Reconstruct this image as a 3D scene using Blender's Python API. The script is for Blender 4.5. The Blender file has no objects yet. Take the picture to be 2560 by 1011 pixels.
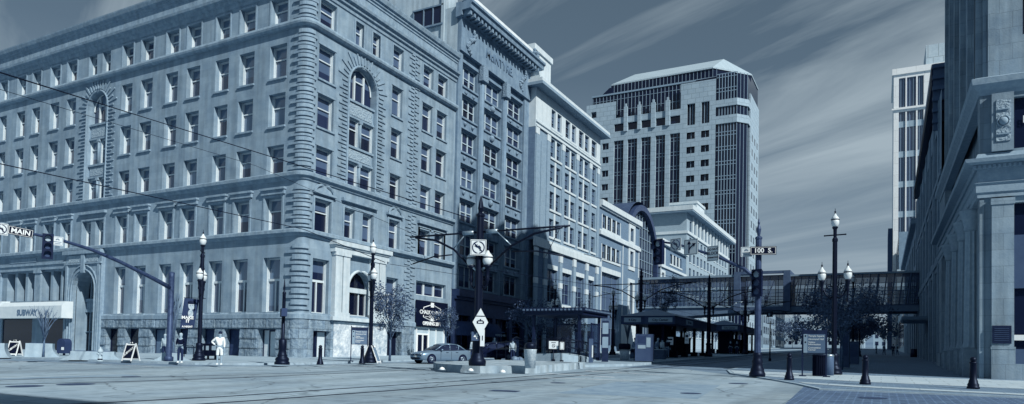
import bpy, bmesh, math, random
from mathutils import Vector, Matrix
random.seed(7)
R_=math.radians
sc=bpy.context.scene; COL=sc.collection
# ---------------------------------------------------------------- camera
F_PX=1740.33; CX,CY=1280.0,830.0
RM=Matrix(((0.88342,-0.00484,0.46857),(0.46840,-0.02120,-0.88327),(0,0,0)))
v1=Vector((2203-CX,-(903-CY),-F_PX)).normalized()      # street direction (+Y) in camera space
v2=Vector((-2000-CX,-(812-CY),-F_PX)).normalized()     # cross street direction (-X) in camera space
Xc=-v2; Yc=(v1-Xc*Xc.dot(v1)).normalized(); Zc=Xc.cross(Yc)
RM=Matrix((Xc,Yc,Zc))                                   # world <- camera
EYE=Vector((0,0,1.6)); SL=0.02                          # eye, uphill slope of the street
cam=bpy.data.cameras.new('camera'); camo=bpy.data.objects.new('camera',cam); COL.objects.link(camo)
camo.matrix_world=Matrix.Translation(EYE)@RM.to_4x4()
cam.sensor_width=36; cam.lens=36*F_PX/2560; cam.shift_y=(CY-505.5)/2560; cam.clip_end=3000; cam.clip_start=.1
sc.camera=camo
# ---------------------------------------------------------------- light
SUN=Vector((.72,-.324,.61)).normalized()
EL=math.asin(SUN.z); AZ=math.atan2(SUN.x,SUN.y)
w=bpy.data.worlds.new('World'); sc.world=w; w.use_nodes=True
nt=w.node_tree; N=nt.nodes; L=nt.links
for n in list(N): N.remove(n)
def nn(t,**k):
    n=N.new(t)
    for a,b in k.items(): setattr(n,a,b)
    return n
out=nn('ShaderNodeOutputWorld'); bg=nn('ShaderNodeBackground'); bg.inputs[1].default_value=.07
sky=nn('ShaderNodeTexSky'); sky.sky_type='NISHITA'; sky.sun_disc=False; sky.sun_elevation=EL; sky.sun_rotation=AZ
sky.dust_density=1.0; sky.air_density=1.0
bw=nn('ShaderNodeRGBToBW'); L.new(sky.outputs[0],bw.inputs[0])
pw=nn('ShaderNodeMath',operation='POWER'); pw.inputs[1].default_value=.5; L.new(bw.outputs[0],pw.inputs[0])
tint=nn('ShaderNodeMix',data_type='RGBA',blend_type='MULTIPLY'); tint.inputs[0].default_value=1
L.new(pw.outputs[0],tint.inputs[6]); tint.inputs[7].default_value=(.88,1.36,1.90,1)
tc=nn('ShaderNodeTexCoord'); mp=nn('ShaderNodeMapping'); mp.inputs['Rotation'].default_value=(0,0,R_(30)); mp.inputs['Scale'].default_value=(.30,1.45,1); mp.inputs['Location'].default_value=(.35,.2,0)
sz=nn('ShaderNodeSeparateXYZ'); L.new(tc.outputs['Generated'],sz.inputs[0])
mz=nn('ShaderNodeMath',operation='MAXIMUM'); L.new(sz.outputs[2],mz.inputs[0]); mz.inputs[1].default_value=.0
az_=nn('ShaderNodeMath',operation='ADD'); L.new(mz.outputs[0],az_.inputs[0]); az_.inputs[1].default_value=.12
dx_=nn('ShaderNodeMath',operation='DIVIDE'); L.new(sz.outputs[0],dx_.inputs[0]); L.new(az_.outputs[0],dx_.inputs[1])
dy_=nn('ShaderNodeMath',operation='DIVIDE'); L.new(sz.outputs[1],dy_.inputs[0]); L.new(az_.outputs[0],dy_.inputs[1])
cz_=nn('ShaderNodeCombineXYZ'); L.new(dx_.outputs[0],cz_.inputs[0]); L.new(dy_.outputs[0],cz_.inputs[1])
vr=nn('ShaderNodeVectorRotate',rotation_type='Z_AXIS'); vr.inputs['Angle'].default_value=R_(25); L.new(cz_.outputs[0],vr.inputs['Vector']); L.new(vr.outputs[0],mp.inputs[0])
n1=nn('ShaderNodeTexNoise'); n1.inputs['Scale'].default_value=1.1; n1.inputs['Detail'].default_value=7; n1.inputs['Roughness'].default_value=.55; n1.inputs['Distortion'].default_value=.6
L.new(mp.outputs[0],n1.inputs['Vector'])
rp=nn('ShaderNodeValToRGB'); rp.color_ramp.elements[0].position=.46; rp.color_ramp.elements[1].position=.66
L.new(n1.outputs[0],rp.inputs[0])
mc=nn('ShaderNodeMix',data_type='RGBA'); L.new(rp.outputs[0],mc.inputs[0]); L.new(tint.outputs[2],mc.inputs[6]); mc.inputs[7].default_value=(5.6,6.8,7.6,1)
fa=nn('ShaderNodeMath',operation='MULTIPLY'); fa.inputs[1].default_value=.85; L.new(rp.outputs[0],fa.inputs[0]); L.new(fa.outputs[0],mc.inputs[0])
hz1=nn('ShaderNodeMath',operation='MULTIPLY_ADD'); hz1.use_clamp=True; L.new(sz.outputs[2],hz1.inputs[0]); hz1.inputs[1].default_value=-2.3; hz1.inputs[2].default_value=.85
mh=nn('ShaderNodeMix',data_type='RGBA'); L.new(hz1.outputs[0],mh.inputs[0]); L.new(mc.outputs[2],mh.inputs[6]); mh.inputs[7].default_value=(3.9,5.0,5.9,1)
L.new(mh.outputs[2],bg.inputs[0]); L.new(bg.outputs[0],out.inputs[0])
sl=bpy.data.lights.new('sun','SUN'); sl.energy=5.0; sl.angle=R_(.5); sl.color=(1.0,.94,.85)
so=bpy.data.objects.new('sun',sl); COL.objects.link(so); so.rotation_euler=SUN.to_track_quat('Z','Y').to_euler()
so.location=(0,0,80)
sc.view_settings.view_transform='Standard'; sc.view_settings.look='None'; sc.view_settings.gamma=1; sc.view_settings.exposure=.12
sc.render.resolution_x=1024; sc.render.resolution_y=404
# ---------------------------------------------------------------- measuring helpers (photo survey -> metres)
def ray(px,py): return RM@Vector((px-CX,-(py-CY),-F_PX))
def onX(px,py,X): d=ray(px,py); return EYE+d*(X/d.x)
def onY(px,py,Y): d=ray(px,py); return EYE+d*(Y/d.y)
def onG(px,py,h=0): d=ray(px,py); return EYE+d*((h-1.6)/(d.z-SL*d.y))
def gz(y): return SL*y
# ---------------------------------------------------------------- materials
TONE=[(0,(2,4,15)),(.12,(12,20,45)),(.25,(41,56,90)),(.5,(102,128,152)),(.75,(163,185,199)),(1,(242,246,247))]
def s2l(c): return c/12.92 if c<=.04045 else ((c+.055)/1.055)**2.4
def l2s(c): return c*12.92 if c<=.0031308 else 1.055*c**(1/2.4)-.055
def tone(a):
    g=l2s(a)
    for (g0,c0),(g1,c1) in zip(TONE,TONE[1:]):
        if g<=g1:
            t=(g-g0)/(g1-g0); return tuple(s2l((p+(q-p)*t)/255) for p,q in zip(c0,c1))+(1,)
    return (.9,.92,.93,1)
MC={}
def mat(name,a,rough=.85,var=.12,scale=1.5,bump=0,bscale=8,brick=None,metal=0,spec=.2,streak=0,mortar=.7,crack=0):
    if name in MC: return MC[name]
    m=bpy.data.materials.new(name); MC[name]=m; m.use_nodes=True
    n=m.node_tree.nodes; l=m.node_tree.links; p=n['Principled BSDF']
    p.inputs['Roughness'].default_value=rough; p.inputs['Metallic'].default_value=metal
    p.inputs['Specular IOR Level'].default_value=spec; p.inputs['Specular Tint'].default_value=(.42,.62,1,1)
    g=n.new('ShaderNodeNewGeometry'); pos=g.outputs['Position']
    sx=n.new('ShaderNodeSeparateXYZ'); l.new(pos,sx.inputs[0])
    ad=n.new('ShaderNodeMath'); ad.operation='ADD'; l.new(sx.outputs[0],ad.inputs[0]); l.new(sx.outputs[1],ad.inputs[1])
    cb=n.new('ShaderNodeCombineXYZ'); l.new(ad.outputs[0],cb.inputs[0]); l.new(sx.outputs[2],cb.inputs[1])
    noi=n.new('ShaderNodeTexNoise'); noi.inputs['Scale'].default_value=scale; noi.inputs['Detail'].default_value=6; noi.inputs['Roughness'].default_value=.65
    l.new(pos,noi.inputs['Vector'])
    rmp=n.new('ShaderNodeValToRGB'); e=rmp.color_ramp.elements
    e[0].position=.3; e[1].position=.7; e[0].color=tone(a*(1-var)); e[1].color=tone(min(.95,a*(1+var)))
    l.new(noi.outputs[0],rmp.inputs[0]); col=rmp.outputs[0]; h=None
    if streak:
        mpn=n.new('ShaderNodeMapping'); mpn.inputs['Scale'].default_value=(1.6,1.6,.12); l.new(pos,mpn.inputs[0])
        n2=n.new('ShaderNodeTexNoise'); n2.inputs['Scale'].default_value=1.4; n2.inputs['Detail'].default_value=5; l.new(mpn.outputs[0],n2.inputs['Vector'])
        r2=n.new('ShaderNodeValToRGB'); r2.color_ramp.elements[0].position=.35; r2.color_ramp.elements[0].color=(1-streak,)*3+(1,); r2.color_ramp.elements[1].position=.6; r2.color_ramp.elements[1].color=(1,1,1,1)
        l.new(n2.outputs[0],r2.inputs[0])
        mx=n.new('ShaderNodeMix'); mx.data_type='RGBA'; mx.blend_type='MULTIPLY'; mx.inputs[0].default_value=1
        l.new(col,mx.inputs[6]); l.new(r2.outputs[0],mx.inputs[7]); col=mx.outputs[2]
    if brick:
        bt=n.new('ShaderNodeTexBrick'); bt.inputs['Scale'].default_value=1; bt.inputs['Brick Width'].default_value=brick[0]; bt.inputs['Row Height'].default_value=brick[1]
        bt.inputs['Mortar Size'].default_value=brick[2]; bt.inputs['Mortar Smooth'].default_value=.3
        bt.inputs['Color1'].default_value=(1,1,1,1); bt.inputs['Color2'].default_value=(brick[3],)*3+(1,); bt.inputs['Mortar'].default_value=(mortar,)*3+(1,)
        if len(brick)>4: l.new(pos,bt.inputs['Vector'])
        else: l.new(cb.outputs[0],bt.inputs['Vector'])
        mx=n.new('ShaderNodeMix'); mx.data_type='RGBA'; mx.blend_type='MULTIPLY'; mx.inputs[0].default_value=1
        l.new(col,mx.inputs[6]); l.new(bt.outputs[0],mx.inputs[7]); col=mx.outputs[2]
    if crack:
        wn_=n.new('ShaderNodeTexNoise'); wn_.inputs['Scale'].default_value=.8; wn_.inputs['Detail'].default_value=4; l.new(pos,wn_.inputs['Vector'])
        vm=n.new('ShaderNodeMix'); vm.data_type='RGBA'; vm.blend_type='ADD'; vm.inputs[0].default_value=.9; l.new(pos,vm.inputs[6]); l.new(wn_.outputs['Color'],vm.inputs[7])
        vo=n.new('ShaderNodeTexVoronoi'); vo.feature='DISTANCE_TO_EDGE'; vo.inputs['Scale'].default_value=.22; l.new(vm.outputs[2],vo.inputs['Vector'])
        vr_=n.new('ShaderNodeValToRGB'); vr_.color_ramp.elements[0].color=(1-crack,)*3+(1,); vr_.color_ramp.elements[1].color=(1,1,1,1); vr_.color_ramp.elements[1].position=.012; l.new(vo.outputs['Distance'],vr_.inputs[0])
        wp=n.new('ShaderNodeMapping'); wp.inputs['Scale'].default_value=(.55,.05,1); l.new(pos,wp.inputs[0])
        wn2=n.new('ShaderNodeTexNoise'); wn2.inputs['Scale'].default_value=1.3; wn2.inputs['Detail'].default_value=5; l.new(wp.outputs[0],wn2.inputs['Vector'])
        wr=n.new('ShaderNodeValToRGB'); wr.color_ramp.elements[0].position=.36; wr.color_ramp.elements[0].color=(.78,.78,.78,1); wr.color_ramp.elements[1].position=.56; wr.color_ramp.elements[1].color=(1,1,1,1); l.new(wn2.outputs[0],wr.inputs[0])
        for o_ in (vr_,wr):
            mx=n.new('ShaderNodeMix'); mx.data_type='RGBA'; mx.blend_type='MULTIPLY'; mx.inputs[0].default_value=1; l.new(col,mx.inputs[6]); l.new(o_.outputs[0],mx.inputs[7]); col=mx.outputs[2]
    l.new(col,p.inputs['Base Color'])
    if bump:
        b=n.new('ShaderNodeBump'); b.inputs['Strength'].default_value=min(1,bump); b.inputs['Distance'].default_value=.02 if bump<=1 else .06*bump
        nb=n.new('ShaderNodeTexNoise'); nb.inputs['Scale'].default_value=bscale; nb.inputs['Detail'].default_value=8; l.new(pos,nb.inputs['Vector'])
        l.new(nb.outputs[0],b.inputs['Height']); l.new(b.outputs[0],p.inputs['Normal'])
    return m
def glass(name,a=.02,refl=.5,rough=.05,blind=0,blindc=.35,var=.5):
    """dark window glass; rooms behind it differ from pane to pane and some have a blind drawn part of the way"""
    if name in MC: return MC[name]
    m=bpy.data.materials.new(name); MC[name]=m; m.use_nodes=True
    n=m.node_tree.nodes; l=m.node_tree.links; p=n['Principled BSDF']
    p.inputs['Roughness'].default_value=rough; p.inputs['Specular IOR Level'].default_value=refl
    oi=n.new('ShaderNodeObjectInfo'); g=n.new('ShaderNodeNewGeometry')
    wn=n.new('ShaderNodeTexWhiteNoise'); wn.noise_dimensions='1D'; l.new(oi.outputs['Random'],wn.inputs['W'])
    rr=n.new('ShaderNodeValToRGB'); rr.color_ramp.elements[0].color=tone(a*(1-var)); rr.color_ramp.elements[1].color=tone(a*(1+2.5*var))
    l.new(wn.outputs['Value'],rr.inputs[0]); col=rr.outputs[0]
    if blind:
        tcn=n.new('ShaderNodeTexCoord'); s=n.new('ShaderNodeSeparateXYZ'); l.new(tcn.outputs['Generated'],s.inputs[0])
        sm=n.new('ShaderNodeMath'); sm.operation='MULTIPLY_ADD'; l.new(oi.outputs['Random'],sm.inputs[0]); sm.inputs[1].default_value=1.35/ blind; sm.inputs[2].default_value=.05
        gt=n.new('ShaderNodeMath'); gt.operation='GREATER_THAN'; l.new(s.outputs[2],gt.inputs[0]); l.new(sm.outputs[0],gt.inputs[1])
        mx=n.new('ShaderNodeMix'); mx.data_type='RGBA'; l.new(gt.outputs[0],mx.inputs[0]); l.new(col,mx.inputs[6]); mx.inputs[7].default_value=tone(blindc); col=mx.outputs[2]
    l.new(col,p.inputs['Base Color'])
    nb=n.new('ShaderNodeTexNoise'); nb.inputs['Scale'].default_value=.9; l.new(g.outputs['Position'],nb.inputs['Vector'])
    b=n.new('ShaderNodeBump'); b.inputs['Strength'].default_value=.06; b.inputs['Distance'].default_value=.05; l.new(nb.outputs[0],b.inputs['Height']); l.new(b.outputs[0],p.inputs['Normal'])
    return m
STONE=mat('grey sandstone',.32,var=.2,scale=.9,bump=.6,bscale=14,brick=(1.7,.62,.010,.90),streak=.2,mortar=.84)
STONE2=mat('carved sandstone',.32,var=.22,scale=3,bump=.6,bscale=20,streak=.2)
ROUGH=mat('rock faced sandstone',.31,var=.35,scale=2.6,bump=2.4,bscale=3.2,brick=(1.9,.78,.03,.85),streak=.3,mortar=.5)
CARVE=mat('carved foliage relief',.38,var=.4,scale=9,bump=2.2,bscale=9)
LIME=mat('pale limestone',.62,var=.1,scale=2,bump=.3,streak=.15)
FRAME=mat('white painted wood',.66,rough=.6,var=.08,scale=5,streak=.15)
PANE=glass('old window glass',.016,.35,.06,blind=1.5,blindc=.11)
PANES=glass('old window glass with shades',.06,.9,.05,blind=1.6,blindc=.17)
DGLASS=glass('dark shop glass',.012,.5,.05)
DARK=mat('black painted iron',.006,rough=.45,var=.3,scale=6,spec=.3)
BLACK=mat('matt black',.008,rough=.8,var=.1)
DMET=mat('dark bronze metal',.022,rough=.45,var=.3,scale=3,spec=.5)
STEEL=mat('galvanised steel',.45,rough=.35,var=.15,scale=5,metal=.7,spec=.5)
WHITE=mat('white paint',.82,rough=.5,var=.04,scale=4)
SIGNW=mat('white reflective sign sheet',.72,rough=.4,var=.05,scale=6)
NAVY=mat('dark blue sign sheet',.010,rough=.4,var=.1)
CONC=mat('cast concrete',.42,var=.12,scale=2.5,bump=.4,bscale=20,streak=.15)
ROOFM=mat('roof membrane',.25)
GLOBE=mat('frosted lamp glass',.72,rough=.25,var=.03,spec=.6)
# ---------------------------------------------------------------- geometry helpers
def frS(c): return lambda x,y,z:(x,c+y,z)
def frE(c): return lambda x,y,z:(c-y,x,z)
def frW(c): return lambda x,y,z:(c+y,-x,z)
def ident(x,y,z): return (x,y,z)
LOC={}
class MB:
    def __init__(s,T=ident): s.v=[];s.f=[];s.T=T;s.sm=[]
    def P(s,x,y,z): s.v.append(s.T(x,y,z)); return len(s.v)-1
    def face(s,pts,sm=False): s.f.append([s.P(*p) for p in pts]); s.sm.append(sm); return s
    def box(s,x0,x1,y0,y1,z0,z1,taper=0):
        a=[s.P(x,y,z) for z,t in ((z0,0),(z1,taper)) for x,y in ((x0+t,y0+t),(x1-t,y0+t),(x1-t,y1-t),(x0+t,y1-t))]
        for q in ((0,3,2,1),(4,5,6,7),(0,1,5,4),(1,2,6,5),(2,3,7,6),(3,0,4,7)): s.f.append([a[i] for i in q]); s.sm.append(False)
        return s
    def prism(s,poly,a0,a1,axis='y'):
        def mk(p,a): return {'y':(p[0],a,p[1]),'x':(a,p[0],p[1]),'z':(p[0],p[1],a)}[axis]
        A=[s.P(*mk(p,a0)) for p in poly]; B=[s.P(*mk(p,a1)) for p in poly]; n=len(poly)
        s.f.append(A[::-1]); s.f.append(B); s.sm+=[False,False]
        for i in range(n): s.f.append([A[i],A[(i+1)%n],B[(i+1)%n],B[i]]); s.sm.append(False)
        return s
    def tube(s,pts,r,n=8,caps=True,sm=True):
        pts=[Vector(p) for p in pts]; rs=r if isinstance(r,(list,tuple)) else [r]*len(pts); rings=[]
        up=None
        for i,p in enumerate(pts):
            d=(pts[min(i+1,len(pts)-1)]-pts[max(i-1,0)]).normalized()
            if up is None: up=Vector((0,0,1)) if abs(d.z)<.9 else Vector((1,0,0))
            a=d.cross(up).normalized(); b=d.cross(a).normalized(); up=-b if False else up
            rings.append([s.P(*(p+(a*math.cos(t)+b*math.sin(t))*rs[i])) for t in [2*math.pi*k/n for k in range(n)]])
        for A,B in zip(rings,rings[1:]):
            for k in range(n): s.f.append([A[k],A[(k+1)%n],B[(k+1)%n],B[k]]); s.sm.append(sm)
        if caps: s.f+= [rings[0][::-1],rings[-1]]; s.sm+=[False,False]
        return s
    def lathe(s,prof,c=(0,0,0),n=14,flute=0,sm=True):
        rings=[]
        for r,z in prof:
            rings.append([s.P(c[0]+r*(1-(flute if k%2 else 0))*math.cos(2*math.pi*k/n),c[1]+r*(1-(flute if k%2 else 0))*math.sin(2*math.pi*k/n),c[2]+z) for k in range(n)])
        for A,B in zip(rings,rings[1:]):
            for k in range(n): s.f.append([A[k],A[(k+1)%n],B[(k+1)%n],B[k]]); s.sm.append(sm and not flute)
        s.f+=[rings[0][::-1],rings[-1]]; s.sm+=[False,False]; return s
    def ball(s,c,r,n=10,sz=1):
        pr=[(max(.001,r*math.sin(math.pi*i/8)),-r*sz*math.cos(math.pi*i/8)) for i in range(9)]
        return s.lathe(pr,c,n)
    def build(s,name,m,parent=None,loc=None,recalc=True):
        me=bpy.data.meshes.new(name)
        off=Vector(loc) if loc is not None else (LOC.get(parent.name,Vector()) if parent else Vector())
        me.from_pydata([tuple(Vector(v)-off) for v in s.v],[],s.f)
        me.polygons.foreach_set('use_smooth',s.sm)
        if recalc:
            b=bmesh.new(); b.from_mesh(me); bmesh.ops.recalc_face_normals(b,faces=b.faces); b.to_mesh(me); b.free()
        me.materials.append(m); me.update()
        o=bpy.data.objects.new(name,me); COL.objects.link(o)
        if parent: o.parent=parent; LOC[o.name]=off
        elif loc is not None: o.location=off; LOC[o.name]=off
        return o
def tag(o,label=None,cat=None,group=None,kind=None):
    for k,v in (('label',label),('category',cat),('group',group),('kind',kind)):
        if v: o[k]=v
    return o
def thing(name,label,cat,loc=(0,0,0),rz=0,group=None):
    o=bpy.data.objects.new(name,None); COL.objects.link(o); o.location=loc; o.rotation_euler=(0,0,rz); o.empty_display_size=.3
    LOC[o.name]=Vector(loc); return tag(o,label,cat,group)
def lthing(name,label,cat,group=None):      # prototype built round the origin, placed later
    o=thing(name,label,cat,(0,0,0),0,group); return o
def copytree(o,parent=None):
    c=o.copy(); COL.objects.link(c)
    if parent: c.parent=parent
    for ch in [k for k in o.children]: copytree(ch,c)
    return c
def place(o,loc,rz=0,label=None,copy=True,s=1):
    c=copytree(o) if copy else o
    c.location=loc; c.rotation_euler=(0,0,rz); c.scale=(s,s,s)
    if label: c['label']=label
    return c
def txt(s,size,m,name='lettering',parent=None,loc=(0,0,0),rot=(0,0,0),ext=.01,align='CENTER',sx=1,bold=0):
    cu=bpy.data.curves.new(name,'FONT'); cu.body=s; cu.size=size; cu.extrude=ext; cu.align_x=align; cu.align_y='CENTER'; cu.offset=bold; cu.resolution_u=3
    t=bpy.data.objects.new(name,cu); COL.objects.link(t)
    me=bpy.data.meshes.new_from_object(t); bpy.data.objects.remove(t); bpy.data.curves.remove(cu)
    me.materials.clear(); me.materials.append(m)
    o=bpy.data.objects.new(name,me); COL.objects.link(o)
    off=LOC.get(parent.name,Vector()) if parent else Vector()
    o.location=Vector(loc)-off; o.rotation_euler=rot; o.scale=(sx,1,1)
    if parent: o.parent=parent
    return o
ROT={'S':(R_(90),0,0),'E':(R_(90),0,R_(90)),'W':(R_(90),0,R_(-90))}
FR={'S':frS,'E':frE,'W':frW}
def fpos(k,c,u,z,y=0): return FR[k](c)(u,y,z)
def wall(mb,u0,u1,z0,z1,holes,y=0,depth=.5):
    """wall sheet with rectangular openings and their reveals"""
    us=sorted({u0,u1,*[h[0] for h in holes],*[h[1] for h in holes]}); zs=sorted({z0,z1,*[h[2] for h in holes],*[h[3] for h in holes]})
    us=[a for a in us if u0<=a<=u1]; zs=[a for a in zs if z0<=a<=z1]
    for a,b in zip(us,us[1:]):
        run=None
        for c,d in zip(zs,zs[1:]):
            cu,cz=(a+b)/2,(c+d)/2
            if any(h[0]<cu<h[1] and h[2]<cz<h[3] for h in holes):
                if run: mb.face([(a,y,run[0]),(b,y,run[0]),(b,y,run[1]),(a,y,run[1])]); run=None
            else: run=(run[0],d) if run else (c,d)
        if run: mb.face([(a,y,run[0]),(b,y,run[0]),(b,y,run[1]),(a,y,run[1])])
    for h in holes:
        a,b,c,d=h[:4]; t=h[4] if len(h)>4 else depth
        for q in (((a,c),(b,c)),((b,c),(b,d)),((b,d),(a,d)),((a,d),(a,c))):
            (p0,q0),(p1,q1)=q; mb.face([(p0,y,q0),(p1,y,q1),(p1,y+t,q1),(p0,y+t,q0)])
def archfill(mb,a,b,spring,top,y=0,depth=.5,n=12):
    """closes the corners above a round arch in a rectangular hole and adds the curved soffit"""
    r=(b-a)/2; cx=(a+b)/2; h=top-spring
    pts=[(cx-r*math.cos(math.pi*i/n),spring+h*math.sin(math.pi*i/n)) for i in range(n+1)]
    for (x0,z0),(x1,z1) in zip(pts,pts[1:]):
        mb.face([(x0,y,z0),(x1,y,z1),(x1,y,top),(x0,y,top)])
        mb.face([(x0,y,z0),(x1,y,z1),(x1,y+depth,z1),(x0,y+depth,z0)])
WM={}
def window(root,k,c,u,z,w,h,style='sash',depth=.45,fm=None,pm=None,name='window'):
    key=(round(w,2),round(h,2),style,(fm or FRAME).name,(pm or PANE).name)
    if key not in WM:
        fb=MB(); pb=MB(); t=.11; m=.045
        def bar(x0,x1,z0,z1,d=.10): fb.box(x0,x1,-.02,d,z0,z1)
        if style!='bare':
            dj=-.13 if style in('sash','cross') else -.02
            fb.box(0,t,-.02,.10,0,h); fb.box(w-t,w,-.02,.10,0,h)
            if dj<-.05: fb.box(0.003,.06,dj,-.02,0,h); fb.box(w-.06,w-.003,dj,-.02,0,h)
            bar(t,w-t,0,t); bar(t,w-t,h-t,h)
        if style=='sash':
            bar(t,w-t,h*.62-m,h*.62+m,.07)
        elif style=='cross':
            bar(t,w-t,h*.60-.09,h*.60+.09); bar(w/2-.06,w/2+.06,t,h*.60-.09,.08)
        elif style=='pair':
            bar(w/2-.06,w/2+.06,t,h-t); bar(t,w/2-.06,h*.5-m,h*.5+m,.06); bar(w/2+.06,w-t,h*.5-m,h*.5+m,.06)
        elif style=='triple':
            for q in (1/3,2/3): bar(w*q-.09,w*q+.09,t,h-t)
            for q in range(3):
                x0=t if q==0 else w*q/3+.09; x1=w-t if q==2 else w*(q+1)/3-.09
                bar(x0,x1,h*.48-m,h*.48+m,.06)
        elif style.startswith('grid'):
            nx,nz=map(int,style[4:].split('x'))
            for i in range(1,nx): bar(w*i/nx-.035,w*i/nx+.035,t,h-t,.06)
            for j in range(1,nz):
                for i in range(nx):
                    x0=t if i==0 else w*i/nx+.035; x1=w-t if i==nx-1 else w*(i+1)/nx-.035
                    bar(x0,x1,h*j/nz-.03,h*j/nz+.03,.05)
        pb.face([(t*.5,.09,t*.5),(w-t*.5,.09,t*.5),(w-t*.5,.09,h-t*.5),(t*.5,.09,h-t*.5)])
        a=fb.build('window',fm or FRAME); b=pb.build('pane',pm or PANE,recalc=False)
        WM[key]=(a.data,b.data); bpy.data.objects.remove(a); bpy.data.objects.remove(b)
    md,pd=WM[key]
    o=bpy.data.objects.new(name,md); COL.objects.link(o); o.parent=root
    o.location=Vector(fpos(k,c,u,z,depth))-LOC[root.name]; o.rotation_euler=(0,0,{'S':0,'E':R_(90),'W':R_(-90)}[k])
    p=bpy.data.objects.new('pane',pd); COL.objects.link(p); p.parent=o
    return o
def sweep(mb,path,prof):
    """profile [(out,z)] carried along path [(x,y,nx,ny)]"""
    rings=[[mb.P(x+nx*d,y+ny*d,z) for d,z in prof] for x,y,nx,ny in path]; n=len(prof)
    for A,B in zip(rings,rings[1:]):
        for i in range(n): mb.f.append([A[i],A[(i+1)%n],B[(i+1)%n],B[i]]); mb.sm.append(False)
    mb.f+=[rings[0][::-1],rings[-1]]; mb.sm+=[False,False]
# ---------------------------------------------------------------- more survey helpers end
# ================================================================ SETTING: ground, kerbs, paving
def sheet(name,pts,m,h,kind='structure',sub=1):
    mb=MB(); mb.face([(x,y,gz(y)+h) for x,y in pts]); o=mb.build(name,m,recalc=False); tag(o,kind=kind); return o
ASPH=mat('worn concrete roadway',.42,var=.2,scale=.3,bump=.35,bscale=30,brick=(4.6,4.6,.03,.86,1),mortar=.6,streak=.16,crack=.45)
ASPHD=mat('asphalt',.23,var=.3,scale=.5,bump=.5,bscale=40,streak=.2,crack=.4)
WALK=mat('concrete pavement',.42,var=.14,scale=.6,bump=.3,bscale=25,brick=(1.5,1.5,.012,.93,1),mortar=.7)
BRICKP=mat('brick pavers',.135,var=.25,scale=3,bump=.3,bscale=30,brick=(.45,.22,.025,.72,1),mortar=1.6)
PAVEN=mat('dark brick pavers',.22,var=.2,scale=2,bump=.3,bscale=30,brick=(.44,.22,.02,.8,1),mortar=1.2)
BAND=mat('pale concrete band',.52,var=.12,scale=1,bump=.3,bscale=25,brick=(1.2,1.2,.02,.92,1),mortar=.6)
mb=MB()
for y0,y1 in ((-60,40),(40,200),(200,600),(600,1500)):
    mb.face([(-900,y0,gz(min(y0,600))),(900,y0,gz(min(y0,600))),(900,y1,gz(min(y1,600))),(-900,y1,gz(min(y1,600)))])
tag(mb.build('ground',ASPHD,recalc=False),kind='structure')
sheet('road',[(-150,-30),(30,-30),(30,29.5),(-6.8,38),(-8.3,60),(-8.3,300),(-30.5,300),(-30.5,31),(-34,27.3),(-150,27.3)],ASPHD,.004)
sheet('road_crossing',[(-150,2),(-2,2),(-2,28.5),(-6.8,36.5),(-10.5,42),(-29,42),(-30,31),(-33,26.0),(-36,23.0),(-150,23.0)],ASPH,.008)
def walkslab(name,pts,m,h=.13,kerbm=CONC):
    mb=MB(); T=[(x,y,gz(y)+h) for x,y in pts]; mb.face(T); o=mb.build(name,m,recalc=False); tag(o,kind='structure')
    k=MB(); n=len(pts)
    for i in range(n):
        a,b=Vector(pts[i]),Vector(pts[(i+1)%n]); d=(b-a).normalized(); nr=Vector((d.y,-d.x))
        if (Vector((a.x+b.x,a.y+b.y))/2-Vector((sum(p[0] for p in pts)/n,sum(p[1] for p in pts)/n))).dot(nr)<0: nr=-nr
        q=[a,b,b-nr*.16,a-nr*.16]
        A=[k.P(p.x,p.y,gz(p.y)) for p in q]; B=[k.P(p.x,p.y,gz(p.y)+h+.004) for p in q]
        k.f.append(B); k.sm.append(False)
        for j in range(4): k.f.append([A[j],A[(j+1)%4],B[(j+1)%4],B[j]]); k.sm.append(False)
    tag(k.build('kerb',kerbm),kind='structure'); return o
walkslab('pavement',[(-150,25.2),(-52,25.2),(-37,26.0),(-34.5,26.6),(-32.3,28),(-30.9,30),(-30.3,33),(-30.3,300),(-150,300)],WALK)
# east pavement: corner curve, pale band, pavers
ce=[(-1.9,26.5),(-2.9,29.3),(-4.6,33),(-6.9,37.2),(-8.0,42),(-8.2,60),(-8.2,300)]
walkslab('pavement',ce+[(60,300),(60,26.5)],PAVEN,h=.06)
sheet('crossing_band',[(60,25.6),(60,31.5),(4.2,31.4),(-.5,32.6),(-4.9,35.4),(-6.6,37.0),(-7.9,41.5),(-6.5,41.0),(-5.0,39.8),(-2.0,39.9),(4.2,38.6),(60,38.3),(60,39),(60,24)][:4]+[(-4.2,34.2),(-6.7,37.2),(-7.6,41),(-5.3,40.3),(-2.5,39.7),(4.2,38.9),(60,38.6)],BAND,.068)
sheet('paver_apron',[(-2.2,18.5),(30,18.5),(30,26.4),(4,27.2),(-.9,28.4),(-2.6,29.4)],BRICKP,.012)
sheet('crossing_band_edge',[(-2.6,29.45),(-.9,28.45),(4,27.25),(30,26.45),(30,27.3),(4,28.1),(-.9,29.4),(-3.0,30.6)],BAND,.072)
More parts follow.
